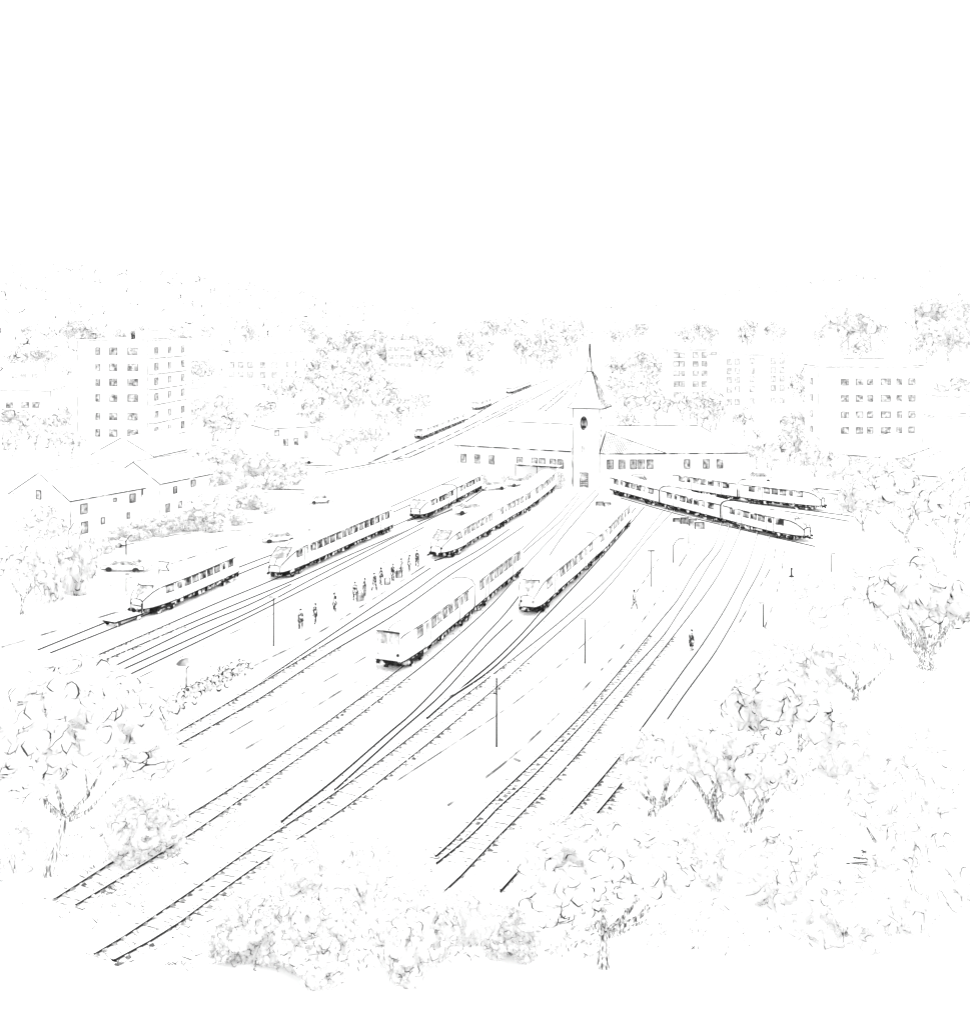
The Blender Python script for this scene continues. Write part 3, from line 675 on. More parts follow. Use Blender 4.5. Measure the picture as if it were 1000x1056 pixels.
# the tower
A0 = g(590.6, 503); ang = R(-14)
W = 4.6; A0 = g(590.6, 502.0)
ud = Vector((math.cos(R(-20)), math.sin(R(-20)), 0)); vd = Vector((-ud.y, ud.x, 0))
cs = [A0, A0 + ud * W, A0 + ud * W + vd * W, A0 + vd * W]; FOOT.append(cs)
ze = hz(419.5, A0.y) ; b = MB(); Z = Vector((0, 0, ze))
b.hexa(cs + [p + Z for p in cs], 'paper')
for p in cs[:3]: b.bar(p, p + Z, .1, 'line')
for p in (cs[0],): b.bar(p + Z * .985, cs[1] + Z * .985, .12, 'line')
tw = local(b, root).build('tower', root)
ctr = (cs[0] + cs[2]) / 2; t = MB(); pk = hz(354, ctr.y); zk = hz(383, ctr.y)
def sq(r, z): return [ctr - ud * r - vd * r + Vector((0, 0, z)), ctr + ud * r - vd * r + Vector((0, 0, z)), ctr + ud * r + vd * r + Vector((0, 0, z)), ctr - ud * r + vd * r + Vector((0, 0, z))]
rings = [sq(W / 2 + .75, ze - .15), sq(W / 2 + .02, ze + .9), sq(W / 2 * .74, ze + 2.7), sq(W / 2 * .42, zk - .9), sq(.42, zk), sq(.16, (zk + pk) / 2), sq(.04, pk)]
for q, r_ in zip(rings, rings[1:]):
    for k in range(4): t.poly([q[k], q[(k + 1) % 4], r_[(k + 1) % 4], r_[k]], 'shadehatch' if k == 1 else 'paper')  # east face carries its shade in the colour, the others stay white
    t.bar(q[1], r_[1], .1, 'line'); t.bar(q[0], r_[0], .09, 'line'); t.bar(q[2], r_[2], .12, 'line')
q = rings[4]; t.bar(q[0], q[1], .14, 'line')
for j in range(1, 6):                       # raised hatch strokes drawing the shade of the east side
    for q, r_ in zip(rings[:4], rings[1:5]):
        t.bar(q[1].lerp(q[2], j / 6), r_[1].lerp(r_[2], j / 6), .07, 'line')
q = rings[0]; t.poly(q[::-1], 'paper'); t.bar(q[0], q[1], .15, 'line'); t.bar(q[1], q[2], .15, 'ink')
t.bar(rings[-2][1], rings[-1][1], .22, 'ink')
local(t, root).build('spire', tw)
fT = Face(cs[0], cs[1]); nT = Vector((fT.d.y, -fT.d.x, 0))
b = MB(); N = 20; zc = hz(436, A0.y); p0 = fT.pt(fT.u_at(602), zc) + nT * .06          # oval belfry opening with a dark frame
oval = lambda rx, rz_, o: [p0 + nT * o + fT.d * rx * math.cos(6.2832 * k / N) + Vector((0, 0, rz_ * math.sin(6.2832 * k / N))) for k in range(N)]
b.poly(oval(.52, 1.05, 0), 'pane'); rim = oval(.55, 1.1, .04)
for k in range(N): b.bar(rim[k], rim[(k + 1) % N], .13, 'line')
b.bar(p0 + Vector((-.3, 0, .65)) + nT * .05, p0 + Vector((.3, 0, .65)) + nT * .05, .45, 'ink', .4); b.bar(p0 + Vector((-.3, 0, -.6)) + nT * .05, p0 + Vector((.3, 0, -.6)) + nT * .05, .4, 'ink', .4)
local(b, root).build('belfry_opening', tw)
for zz, wd, ht_ in ((hz(463, A0.y), .7, 1.1),):
    b = MB(); p = fT.pt(fT.u_at(601.3), zz) + nT * .04
    b.box(p, (wd, .06, ht_), 'panefar', fT.rz); local(b, root).build('window', tw)
b = MB(); zt = hz(486.5, A0.y); p = fT.pt(fT.u_at(602.2), zt / 2) + nT * .05
b.box(p, (1.35, .1, zt), 'screen', fT.rz)
for k in range(7): b.bar(fT.pt(fT.u_at(602.2) - .67, .3 + zt / 7 * k) + nT * .12, fT.pt(fT.u_at(602.2) + .67, .3 + zt / 7 * k) + nT * .12, .08, 'line')
for s in (-.67, .67): b.bar(fT.pt(fT.u_at(602.2) + s, 0) + nT * .12, fT.pt(fT.u_at(602.2) + s, zt) + nT * .12, .08, 'line')
local(b, root).build('door', tw)
fE = Face(cs[1], cs[2])
for yy in (431, 443, 449):
    b = MB(); p = fE.pt(1.1, hz(yy, A0.y)) + Vector((fE.d.y, -fE.d.x, 0)) * .04; b.box(p, (.5, .06, .55), 'pane', fE.rz); local(b, root).build('window', tw)

# low garden wall on the left
def wall(A, B, h, label, name='low_wall'):
    a, c = g(*A), g(*B); o = thing(name, a, label, 'wall'); b = MB(); f = Face(a, c); n = Vector((-f.d.y, f.d.x, 0)) * .3; Z = Vector((0, 0, h))
    b.hexa([a, c, c + n, a + n, a + Z, c + Z, c + n + Z, a + n + Z], 'paper'); b.bar(a + Z, c + Z, .14, 'line'); local(b, o).build('wall', o)
    b = MB(); b.bar(a + Vector((0, 0, .05)), c + Vector((0, 0, .05)), .12, 'faint'); local(b, o).build('footing', o)
wall((257, 508), (314, 509), .6, 'low straight garden wall below the dark tree clump on the left')
wall((300, 482), (345, 483), .5, 'low wall in front of the small house among the trees')
wall((335, 490), (420, 474), .5, 'long low wall leading towards the far tracks')
wall((770, 501), (872, 511), .7, 'low wall behind the farther right train')

# ------------------------------------------------------------------ lamps and small yard furniture
def lamp(px, py, ptop, label, arm=0, base=.55, wd=.11, group='platform lamps', foot_line=None):
    p = g(px, py); h = H - (ptop - HOR) / F * p.y
    o = thing('lamp_post', p, label, 'lamp', group)
    b = MB(); b.tube([(0, 0, 0), (0, 0, h)], [wd * .62, wd * .45], 'ink', 7); b.build('pole', o)
    b = MB(); b.tube([(0, 0, 0), (0, 0, .12), (0, 0, .3)], [base, base * .7, wd * .8], 'screen', 9); b.build('base', o)
    b = MB()
    if arm: b.tube([(0, 0, h - .1), (arm * .4, 0, h + .5), (arm, 0, h + .75)], [.06, .05, .05], 'line', 6)
    b.box((arm, 0, h + (.7 if arm else 0)), (.75, .3, .12), 'faint'); b.build('lamp_head', o)
    if foot_line:
        q = g(*foot_line) - p; b = MB(); b.bar(Vector((0, 0, .06)), q + Vector((0, 0, .06)), .14, 'faint', .1); b.build('base_line', o)  # faint line along the ground from the lamp foot
lamp(512, 775, 697, 'tallest platform lamp, nearest the camera on the broad platform', foot_line=(536, 786))
lamp(603, 688, 638, 'platform lamp between the round-nosed train and the three-rail track', foot_line=(622, 692))
lamp(671, 608, 568, 'slim platform lamp behind the lone person on the broad platform', foot_line=(680, 611))
lamp(694, 583, 562, 'platform lamp with a curved arm', arm=.9, foot_line=(702, 584))
lamp(710, 562, 543, 'short lamp near the row of boxes by the front right train', foot_line=(716, 562))
lamp(282, 670, 616, 'lone lamp on the passenger platform left of the waiting people', foot_line=(287, 670))
lamp(787, 650, 622, 'lamp right of the rightmost track')
lamp(857, 600, 571, 'thin lamp among the bushes on the right bank', wd=.09, base=.3)
lamp(130, 613, 592, 'lamp beside the short railcar', wd=.09, base=.35, group='yard posts')
lamp(130, 574, 557, 'post with a side arm in front of the nearest gabled house', arm=1.1, wd=.14, base=.3, group='yard posts')
lamp(223, 576, 551, 'thin post behind the tail of the short railcar', wd=.08, base=.3, group='yard posts')
lamp(258, 553, 539, 'short post at the end of the service road', wd=.08, base=.3, group='yard posts')
lamp(319, 547, 520, 'thin post behind the long railcar', wd=.08, base=.3, group='yard posts')
# hooded lamp over the hedge
p = g(192, 716); o = thing('hooded_lamp', p, 'small hooded lamp rising out of the low hedge', 'lamp')
b = MB(); b.tube([(0, 0, 0), (0, 0, 1.9), (.5, 0, 2.4)], [.06, .05, .05], 'line', 7); b.build('pole', o)
b = MB(); b.tube([(0, 0, 2.3), (0, 0, 2.55), (0, 0, 2.7)], [.75, .5, .06], 'faint', 10); b.build('lamp_shade', o)
# pennant sign
p = g(164, 599); o = thing('signal_post', p, 'post with a swallow-tailed signal board beside the short railcar', 'signal')
b = MB(); b.tube([(0, 0, 0), (0, 0, 2.2)], [.07, .06], 'line', 7); b.build('post', o)
b = MB(); b.poly([(0, -.08, 2.1), (1.1, -.08, 2.0), (.8, -.08, 1.55), (1.1, -.08, 1.05), (0, -.08, 1.2)], 'paper'); b.poly([(0, -.03, 2.1), (1.1, -.03, 2.0), (.8, -.03, 1.55), (1.1, -.03, 1.05), (0, -.03, 1.2)], 'paper')
for u, v in (((0, 2.1), (1.1, 2.0)), ((1.1, 2.0), (.8, 1.55)), ((.8, 1.55), (1.1, 1.05)), ((1.1, 1.05), (0, 1.2))): b.bar((u[0], -.055, u[1]), (v[0], -.055, v[1]), .09, 'line')
b.build('board', o)
# buffer stop and rail trolley at the left ends
p = g(74, 691); o = thing('buffer_stop', p, 'small buffer stop where the railcar track ends at the left', 'buffer stop')
b = MB(); b.bar((-.6, 0, .7), (.7, 0, .7), .2, 'line'); b.build('beam', o)
for x in (-.4, .4):
    b = MB(); b.bar((x, 0, 0), (x, 0, .7), .14, 'line'); b.bar((x, .7, 0), (x, 0, .65), .1, 'line'); b.build('brace', o)
p = g(127, 642); o = thing('rail_trolley', p, 'flat rail trolley in front of the short railcar', 'trolley', rz=R(62))
b = MB(); b.box((0, 0, .5), (3.4, 1.5, .12), 'paper'); b.bar((-1.7, -.75, .48), (1.7, -.75, .48), .14, 'ink'); b.bar((-1.7, -.75, .48), (-1.7, .75, .48), .14, 'ink'); b.bar((1.7, -.75, .48), (1.7, .75, .48), .1, 'line'); b.build('deck', o)
for x in (-1.2, 1.2):
    for y in (-.7, .7):
        b = MB(); b.tube([(x, y - .06, .25), (x, y + .06, .25)], [.24, .24], 'under', 10); b.build('wheel', o)
b = MB(); b.bar((1.6, -.7, .5), (1.6, -.7, 1.2), .08, 'line'); b.bar((1.6, .7, .5), (1.6, .7, 1.2), .08, 'line'); b.bar((1.6, -.7, 1.2), (1.6, .7, 1.2), .08, 'line'); b.build('handle', o)
# crates by the front right train
for px, py, wd, ht_, lab in ((697.5, 538, 1.0, .55, 'flat box, leftmost of the row by the short lamp'), (705, 540, 1.0, .9, 'second box from the left by the short lamp'), (713.5, 542, .9, 1.0, 'third box from the left by the short lamp, open-framed'),
                         (720.5, 545, 1.2, .9, 'rightmost box of the row by the short lamp'), (618.5, 521, 1.2, .6, 'left box of the pair at the tail of the round-nosed train'), (626, 522, 1.0, .6, 'right box of the pair at the tail of the round-nosed train')):
    p = g(px, py); o = thing('freight_box', p, lab, 'box', 'freight boxes on the platform')
    b = MB(); b.box((0, 0, ht_ / 2), (wd, .8, ht_), 'pane', top='paper'); b.build('body', o)
    b = MB()
    for x in (-wd / 2, wd / 2): b.bar((x, -.42, 0), (x, -.42, ht_), .1, 'ink')
    b.bar((-wd / 2, -.42, ht_), (wd / 2, -.42, ht_), .1, 'ink'); b.build('frame', o)
p = g(816, 595); o = thing('bollard', p, 'small dark post standing alone right of the rightmost track', 'bollard')
b = MB(); b.tube([(0, 0, 0), (0, 0, .8), (0, 0, .85), (0, 0, 1.0)], [.1, .09, .14, .1], 'line', 8); b.build('post', o)
b = MB(); b.tube([(0, 0, 0), (0, 0, .12)], [.3, .25], 'line', 8); b.build('base', o)

# ------------------------------------------------------------------ cars
def car_parts():
    b = MB(); prof = [(-2.1, .3), (-2.1, .75), (-1.95, .85), (-1.2, .92), (-.7, 1.4), (.7, 1.42), (1.35, .95), (2.0, .85), (2.1, .6), (2.1, .3)]
    for y in (-.82, .82): b.poly([(x, y, z) for x, z in (prof if y < 0 else prof[::-1])], 'paper')
    for (x, z), (x2, z2) in zip(prof, prof[1:] + prof[:1]): b.poly([(x, -.82, z), (x, .82, z), (x2, .82, z2), (x2, -.82, z2)], 'paper')
    for (x, z), (x2, z2) in zip(prof, prof[1:] + prof[:1]):
        for y in (-.83, .83): b.bar((x, y, z), (x2, y, z2), .05, 'line')
    b.bar((-2, -.84, .3), (2, -.84, .3), .1, 'line'); b.bar((-2, .84, .3), (2, .84, .3), .1, 'line')
    q = MB()
    for y in (-.85, .85): q.poly([(-1.05, y, .95), (-.6, y, 1.32), (.62, y, 1.34), (1.15, y, .95)], 'pane')
    r = MB(); r.poly([(1.3, -.7, 1.0), (1.3, .7, 1.0), (.78, .65, 1.38), (.78, -.65, 1.38)], 'pane'); r.poly([(-1.17, -.7, 1.0), (-.75, -.65, 1.38), (-.75, .65, 1.38), (-1.17, .7, 1.0)], 'pane')
    wl = MB(); wl.tube([(0, -.1, 0), (0, .1, 0)], [.32, .32], 'line', 12)
    return b.mesh('body'), q.mesh('side_window'), r.mesh('windscreen'), wl.mesh('wheel')
CP = car_parts()
def car(px, py, rz, label, k=1.0, kz=1.0):
    o = thing('parked_car', g(px, py), label, 'car', 'parked cars', R(rz)); o.scale = (k, k, k * kz)
    link('body', CP[0], o); link('side_window', CP[1], o); link('windscreen', CP[2], o)
    for x in (-1.3, 1.3):
        for y in (-.78, .78): link('wheel', CP[3], o, loc=(x, y, .32))
car(658, 501, 172, 'dark-windowed car parked by the station wing next to the tower', 1.2)
car(782, 499, 176, 'car parked behind the farther right train', 1.1, 1.3)
car(484, 530, 20, 'dark car parked between the small train and the bullet-nosed train', 1.1)
car(508, 505, 15, 'car parked by the station canopy, left of its neighbour')
car(534, 501, 30, 'car parked closest to the tail of the bullet-nosed train')
car(487, 500, 8, 'car parked in front of the left end of the station', .9)
car(312, 478, 4, 'car beside the low wall in front of the small house')
car(330, 519, 25, 'car parked above the long railcar', .9)
car(288, 558, 22, 'low car parked just behind the head of the long railcar', 1.1, .7)
car(113, 564, 8, 'car parked in front of the nearest gabled house')
car(130, 588, -6, 'low pale car parked behind the short railcar', 1.2, .7)

# ------------------------------------------------------------------ people
def person_mesh(pose, seed):
    """one continuous skinned figure, about 1.75 m tall; pose: stand, walk or bag"""
    rr = random.Random(seed); st = {'stand': .02, 'walk': .24, 'bag': .1}[pose]; ar = {'stand': .04, 'walk': .2, 'bag': .1}[pose]
    V, E, Rd = [], [], []
    def v(p, r, par=None):
        V.append(p); Rd.append(r)
        if par is not None: E.append((par, len(V) - 1))
        return len(V) - 1
    pel = v((0, 0, .93), .14); belly = v((0, 0, 1.1), .135, pel); chest = v((0, 0, 1.32), .155, belly); neck = v((0, 0, 1.5), .055, chest)
    jaw = v((0, -.03, 1.57), .075, neck); head = v((0, -.01, 1.66), .095, jaw); v((0, 0, 1.73), .06, head); v((0, -.115, 1.63), .018, head)
    for s in (-1, 1):
        v((s * .095, 0, 1.64), .02, head)
        hip = v((s * .1, 0, .86), .1, pel); kn = v((s * .11, -s * st * .5 - .02, .48), .065, hip); an = v((s * .11, -s * st + .02, .08), .043, kn); v((s * .12, -s * st - .15, .04), .04, an)
        sh = v((s * .19, 0, 1.4), .065, chest); el = v((s * .26, s * ar * .4 + .03, 1.12), .045, sh); wr = v((s * .27, s * ar - .06, .88), .033, el)
        pm = v((s * .27, s * ar - .08, .81), .036, wr)
        for k in range(4): v((s * (.265 + .004 * k), s * ar - .115 + .022 * k, .715 - .012 * (1.5 - abs(k - 1.5))), .011, pm)
        v((s * .24, s * ar - .13, .77), .012, pm)
    me = bpy.data.meshes.new('person'); me.from_pydata(V, E, []); o = bpy.data.objects.new('tmp_person', me); COL.objects.link(o)
    md = o.modifiers.new('s', 'SKIN'); md.use_smooth_shade = True
    for i, r in enumerate(Rd): me.skin_vertices[0].data[i].radius = (r, r)
    me.skin_vertices[0].data[0].use_root = True
    sb = o.modifiers.new('d', 'SUBSURF'); sb.levels = 1; sb.render_levels = 1
    dg = bpy.context.evaluated_depsgraph_get(); res = bpy.data.meshes.new_from_object(o.evaluated_get(dg)); COL.objects.unlink(o); bpy.data.objects.remove(o)
    res.materials.clear(); res.materials.append(M['skin'])
    return res
def loft(rings, m):
    b = MB(); n = 12
    for (cx, cy, z, rx, ry) in rings:
        for k in range(n): b.v.append((cx + rx * math.cos(6.2832 * k / n), cy + ry * math.sin(6.2832 * k / n), z))
    i = b.mi(m)
    for j in range(len(rings) - 1):
        for k in range(n): u = (k + 1) % n; b.f.append((j * n + k, j * n + u, (j + 1) * n + u, (j + 1) * n + k)); b.m.append(i)
    b.f.append(tuple(range(n))); b.m.append(i); e = (len(rings) - 1) * n; b.f.append(tuple(range(e, e + n))); b.m.append(i)
    return b
PM = {k: person_mesh(k, 1) for k in ('stand', 'walk', 'bag')}
COAT = loft([(0, 0, .72, .25, .2), (0, 0, .95, .22, .18), (0, 0, 1.1, .19, .16), (0, 0, 1.32, .22, .17), (0, 0, 1.44, .2, .13), (0, 0, 1.5, .08, .08)], 'cloth')
LEGS = {}
for k, st in (('stand', .02), ('walk', .24), ('bag', .1)):
    b = MB()
    for s in (-1, 1): b.tube([(s * .1, 0, .9), (s * .11, -s * st * .5 - .02, .48), (s * .11, -s * st + .02, .1)], [.13, .09, .07], 'cloth', 9)
    LEGS[k] = b.mesh('trousers')
COATM = COAT.mesh('coat')
HAIR = loft([(0, .03, 1.58, .09, .06), (0, .03, 1.66, .115, .1), (0, .02, 1.74, .1, .1), (0, .02, 1.79, .04, .04)], 'ink').mesh('hair')
def person(px, py, pose, rz, label, k=1.08, group='passengers on the platform'):
    o = thing('person', g(px, py, .3 if px < 460 else .3), label, 'person', group, R(rz)); o.scale = (k,) * 3
    bd = link('body', PM[pose], o); link('hair', HAIR, bd); link('coat', COATM, bd); link('trousers', LEGS[pose], bd); return o
PPL = [(310, 650, 'stand', 10, 'person standing alone in a dark coat, leftmost on the passenger platform'), (325, 644, 'walk', -30, 'person walking in a long coat, second from the left on the passenger platform'),
       (345, 632, 'stand', 60, 'person standing apart between the left pair and the crowd'), (366, 620, 'bag', 20, 'person at the left edge of the crowd beside a suitcase'),
       (376, 616, 'stand', -50, 'person behind the suitcase at the left of the crowd'), (386, 610, 'walk', 40, 'person walking towards the suitcase group'),
       (393, 604, 'stand', 150, 'upright person in the middle of the crowd'), (405, 600, 'bag', -20, 'person next to the upright person in the crowd, one foot forward'),
       (414, 594, 'stand', 80, 'person right of the crowd middle, facing the train'), (422, 590, 'stand', -70, 'person second from the bullet-nosed train'), (430, 585, 'walk', 10, 'person closest to the bullet-nosed train')]
for p in PPL: person(*p)
person(654, 629, 'walk', 70, 'lone person walking on the broad platform between two lamps', group=None)
person(713, 673, 'stand', -40, 'lone person in a dark coat standing beside the rightmost track', group=None)
def luggage(px, py, label, k=1.0):
    o = thing('suitcase', g(px, py, .3), label, 'suitcase', 'luggage of the passengers', R(25)); o.scale = (k,) * 3
    b = MB(); b.box((0, 0, .35), (.55, .28, .6), 'pane'); 
    for x in (-.27, .27): b.bar((x, -.15, .05), (x, -.15, .65), .05, 'ink')
    b.build('shell', o)
    b = MB(); b.bar((-.15, 0, .65), (-.15, 0, .85), .04, 'ink'); b.bar((.15, 0, .65), (.15, 0, .85), .04, 'ink'); b.bar((-.15, 0, .85), (.15, 0, .85), .04, 'ink'); b.build('handle', o)
luggage(371, 620, 'suitcase standing between two people at the left of the crowd', 1.2)
luggage(399, 603, 'suitcase beside the upright person in the crowd', 1.1)
luggage(411, 596, 'suitcase at the right part of the crowd', 1.2)

# ------------------------------------------------------------------ trees and shrubs
import bmesh
def ico(sub):
    bm = bmesh.new(); bmesh.ops.create_icosphere(bm, subdivisions=sub, radius=1); vs = [v.co.copy() for v in bm.verts]; fs = [tuple(v.index for v in f.verts) for f in bm.faces]; bm.free(); return vs, fs
ICO = ico(2)
def crown_mesh(seed, nblob, ncap, cap, wd, mink, squash=.8, dark=0.0, mdark='leafdark', span=(2, 5), low=-.75, inked=.4):
    """unit crown: a cluster of uneven leaf masses covered in sprays of leaves"""
    rr = random.Random(seed); b = MB(); blobs = []
    for k in range(nblob):
        th = rr.random() * 6.283; zz = rr.uniform(low, .95); rad = math.sqrt(max(0, 1 - zz * zz)) * rr.uniform(.45, .82)
        r = rr.uniform(.2, .38) if nblob > 6 else rr.uniform(.35, .5)
        blobs.append((Vector((rad * math.cos(th), rad * math.sin(th), zz * squash * .72)), r))
    blobs.append((Vector((0, 0, .12 if low > -.5 else 0)), .42 if low > -.5 else .5))
    if low > -.5: blobs = [q for q in blobs if not (q[0].y < -.15 and q[0].z < .1 and abs(q[0].x) < .5)]
    for c, r in blobs:                       # long scalloped leaf-mass outlines
        for _ in range(2):
            ax = Vector((rr.gauss(0, 1), rr.gauss(0, 1), rr.gauss(0, .7))).normalized(); u = ax.orthogonal().normalized(); v_ = ax.cross(u); p0 = rr.random() * 6.28; sp = rr.uniform(1.0, 2.2); pts = []
            sc_n = rr.uniform(2.5, 4.5) / sp * math.pi
            for k in range(15):
                an = p0 + sp * k / 14; rad = r * (1.02 + .13 * abs(math.sin((an - p0) * sc_n)))
                pts.append(c + (u * math.cos(an) + v_ * math.sin(an)) * rad)
            if any((pts[7] - c2).length < r2 * .95 for c2, r2 in blobs if c2 is not c): continue
            b.tube(pts, [wd * .32 * (.25 + math.sin(math.pi * k / 14)) for k in range(15)], mink, 3)
    n = 0; tries = 0
    while n < ncap and tries < ncap * 6:
        tries += 1; c, r = rr.choice(blobs); q = Vector((rr.gauss(0, 1), rr.gauss(0, 1), rr.gauss(.1, 1))).normalized(); p = c + q * r * rr.uniform(.9, 1.12)
        if any((p - c2).length < r2 * .82 for c2, r2 in blobs if c2 is not c): continue
        mk = mink if rr.random() > dark else mdark
        leaf_cap(b, p, q + Vector((rr.gauss(0, .35), rr.gauss(0, .35), rr.gauss(.15, .3))), cap * rr.uniform(.6, 1.4), wd, mk if rr.random() < inked else None, rr, span=span); n += 1
    return b.mesh('crown')
KD = {'near': (34, 1900, .078, .014, 'leafink', .42), 'mid': (18, 560, .13, .025, 'leafink', .42), 'far': (10, 170, .21, .05, 'leaffaint', .5), 'faint': (24, 820, .1, .015, 'leaffaint', .34)}
CR = {}
for kd, a in KD.items():                     # trees are open below, so that trunk and limbs show
    for suffix, low in (('', -.75), ('_tree', -.3)):
        CR[kd + suffix] = [crown_mesh(20 * len(CR) + i, a[0], a[1], a[2], a[3], a[4], dark=.14, mdark='leafdark' if kd in ('near', 'mid') else 'leafink', span=(3, 7), low=low, inked=a[5]) for i in range(3)]
ntree = [0]
def tree(px, py, cx, cy, rx, ry, kind, label, group, forks=3, trunk=1.0, name='tree', bark='bark', cat='tree', at=None):
    """foot at image point (px, py); crown centre at (cx, cy) with half-sizes rx, ry in px"""
    p = at or g(px, py); D = p.y; k = D / F; i = ntree[0]; ntree[0] += 1; rr = random.Random(500 + i)
    o = thing(name, p, label, cat, group)
    X = (cx - 500) * k - p.x; Zc = max(hz(cy, D) - p.z, ry * k * .3); Rx, Rz = rx * k, max(ry * k, .25)
    lst = CR[kind + '_tree' if trunk else kind]; me = lst[i % len(lst)]
    link('crown', me, o, loc=(X, .25 * Rx if trunk else 0, Zc), scale=(Rx * 1.02, Rx * .9, Rz * 1.22), rot=(0, 0, rr.random() * 6.28 if not trunk or kind == 'far' else rr.uniform(-.4, .4)))
    if trunk:
        b = MB(); tr = trunk * max(.08, .042 * Rx + .05); hb = max(.3, (Zc - Rz * .9)) ; top = Vector((X * .5, .1 * Rx, hb))
        b.tube([(0, 0, -.1), (0, 0, .15), top * .5, top], [tr * 1.5, tr * 1.1, tr * .9, tr * .85], bark, 9)
        for f in range(forks):
            an = 6.283 * (f + rr.random() * .5) / forks + .4; L = Rx * rr.uniform(.5, .75)
            e = top + Vector((math.cos(an) * L, math.sin(an) * L * .6, Rz * rr.uniform(.5, .95)))
            md = top.lerp(e, .5) + Vector((0, 0, -Rz * .12)); b.tube([top - Vector((0, 0, tr)), md, e], [tr * .75, tr * .5, tr * .15], bark, 7)
            e2 = md + Vector((math.cos(an + 1) * L * .5, math.sin(an + 1) * L * .4, Rz * .45)); b.tube([md, e2], [tr * .4, tr * .12], bark, 6)
        b.build('trunk', o)
    return o
def shrub(px, py, rx, ry, kind, label, group=None, cat='shrub'):
    o = tree(px, py, px, py - ry * .75, rx, ry, kind, label, group, trunk=0, name='shrub', cat=cat)
    p = g(px, py); k = p.y / F; b = MB()
    for an in (.3, 1.9, 3.4, 5.1): b.tube([(0, 0, -.05), (math.cos(an) * rx * k * .3, math.sin(an) * rx * k * .3, ry * k * .8)], [.05, .02], 'bark', 5)
    b.build('stem', o); return o
# individually placed, largest first
tree(50, 903, 78, 775, 98, 80, 'near', 'big leafy tree filling the lower left corner with a forked trunk', None, 5, .85)
shrub(150, 880, 45, 34, 'near', 'leafy shrub at the foot of the big lower left tree, beside the rails')
shrub(15, 900, 30, 28, 'faint', 'pale shrub left of the big lower left tree')
tree(22, 634, 22, 588, 32, 32, 'mid', 'tree at the left margin with a visible bare trunk', None, 3, 1.3)
shrub(52, 622, 22, 34, 'mid', 'dark-edged shrub right of the left margin tree'); shrub(82, 612, 22, 40, 'mid', 'tall rounded shrub beside the lamp of the short railcar')
tree(622, 997, 628, 921, 100, 49, 'near', 'low spreading tree at the bottom centre with a fanned trunk', None, 6, 1.0)
shrub(527, 985, 30, 26, 'near', 'small dark shrub left of the spreading bottom tree')
SG = 'shrubs along the bottom edge'
for px, py, rx, ry, kd, lab in ((272, 985, 42, 34, 'near', 'leftmost shrub of the bottom row below the lowest track'), (330, 1000, 48, 40, 'near', 'second shrub from the left in the bottom row'), (425, 996, 52, 44, 'near', 'dense dark-edged shrub in the bottom row left of the spreading tree'),
                                (375, 930, 44, 34, 'faint', 'pale shrub hiding the track behind the bottom row'), (310, 915, 40, 26, 'faint', 'pale shrub covering the right rail of the lowest left track'), (478, 965, 32, 28, 'faint', 'pale shrub at the near end of the three-rail track'),
                                (230, 985, 26, 18, 'near', 'small shrub right of the lowest left rails')):
    shrub(px, py, rx, ry, kd, lab, SG)
shrub(600, 880, 20, 14, 'faint', 'low pale shrub in the gap of the rightmost track')
tree(672, 841, 690, 795, 52, 40, 'faint', 'tree with a dark forked trunk closest to the rails on the right bank', None, 4, 1.3)
tree(740, 845, 728, 792, 50, 42, 'faint', 'dark-trunked tree in the middle of the right bank trio', None, 4, 1.6)
tree(771, 857, 790, 808, 45, 40, 'mid', 'rightmost tree of the right bank trio, with a thick base', None, 4, 1.6)
tree(815, 792, 808, 742, 58, 46, 'mid', 'round tree with a dark right edge above the right bank trio', None, 3, 1)
tree(955, 689, 958, 628, 62, 50, 'mid', 'thick-trunked tree at the right margin with spreading dark limbs', None, 6, 2.4)
tree(883, 722, 886, 686, 45, 30, 'faint', 'slender tree left of the thick-trunked right tree', None, 3, 1.4)
shrub(902, 846, 44, 30, 'faint', 'pale shrub behind the spiky plant low on the right')
o = thing('spiky_plant', g(915, 895), 'spiky plant with long pointed leaves fanning out low on the right', 'plant')
for ex, ey in ((868, 886), (876, 880), (884, 873), (890, 851), (896, 862), (903, 868), (911, 853), (917, 858), (923, 856), (928, 870), (898, 886), (940, 880)):
    k = o.location.y / F; e = Vector(((ex - 915) * k, -.5, (895 - ey) * k * 1.05)); b = MB(); sd = Vector((.09, 0, .06)) if abs(ex - 915) > 25 else Vector((.1, 0, 0))
    md = e * .5 + Vector((0, 0, .12)); st = Vector((0, 0, .02))
    b.poly([st - sd * .6, st + sd * .6, md + sd, e, md - sd], 'paper'); b.poly([q + Vector((0, .02, 0)) for q in (md - sd, e, md + sd, st + sd * .6, st - sd * .6)], 'paper')
    for u, v in ((st - sd * .6, md - sd), (md - sd, e), (st + sd * .6, md + sd), (md + sd, e)): b.bar(u, v, .04, 'leafink')
    b.bar(st + Vector((0, -.02, 0)), e.lerp(st, .1) + Vector((0, -.03, .03)), .035, 'bark')
    b.build('leaf', o)
BG = 'pale shrubs on the right bank'
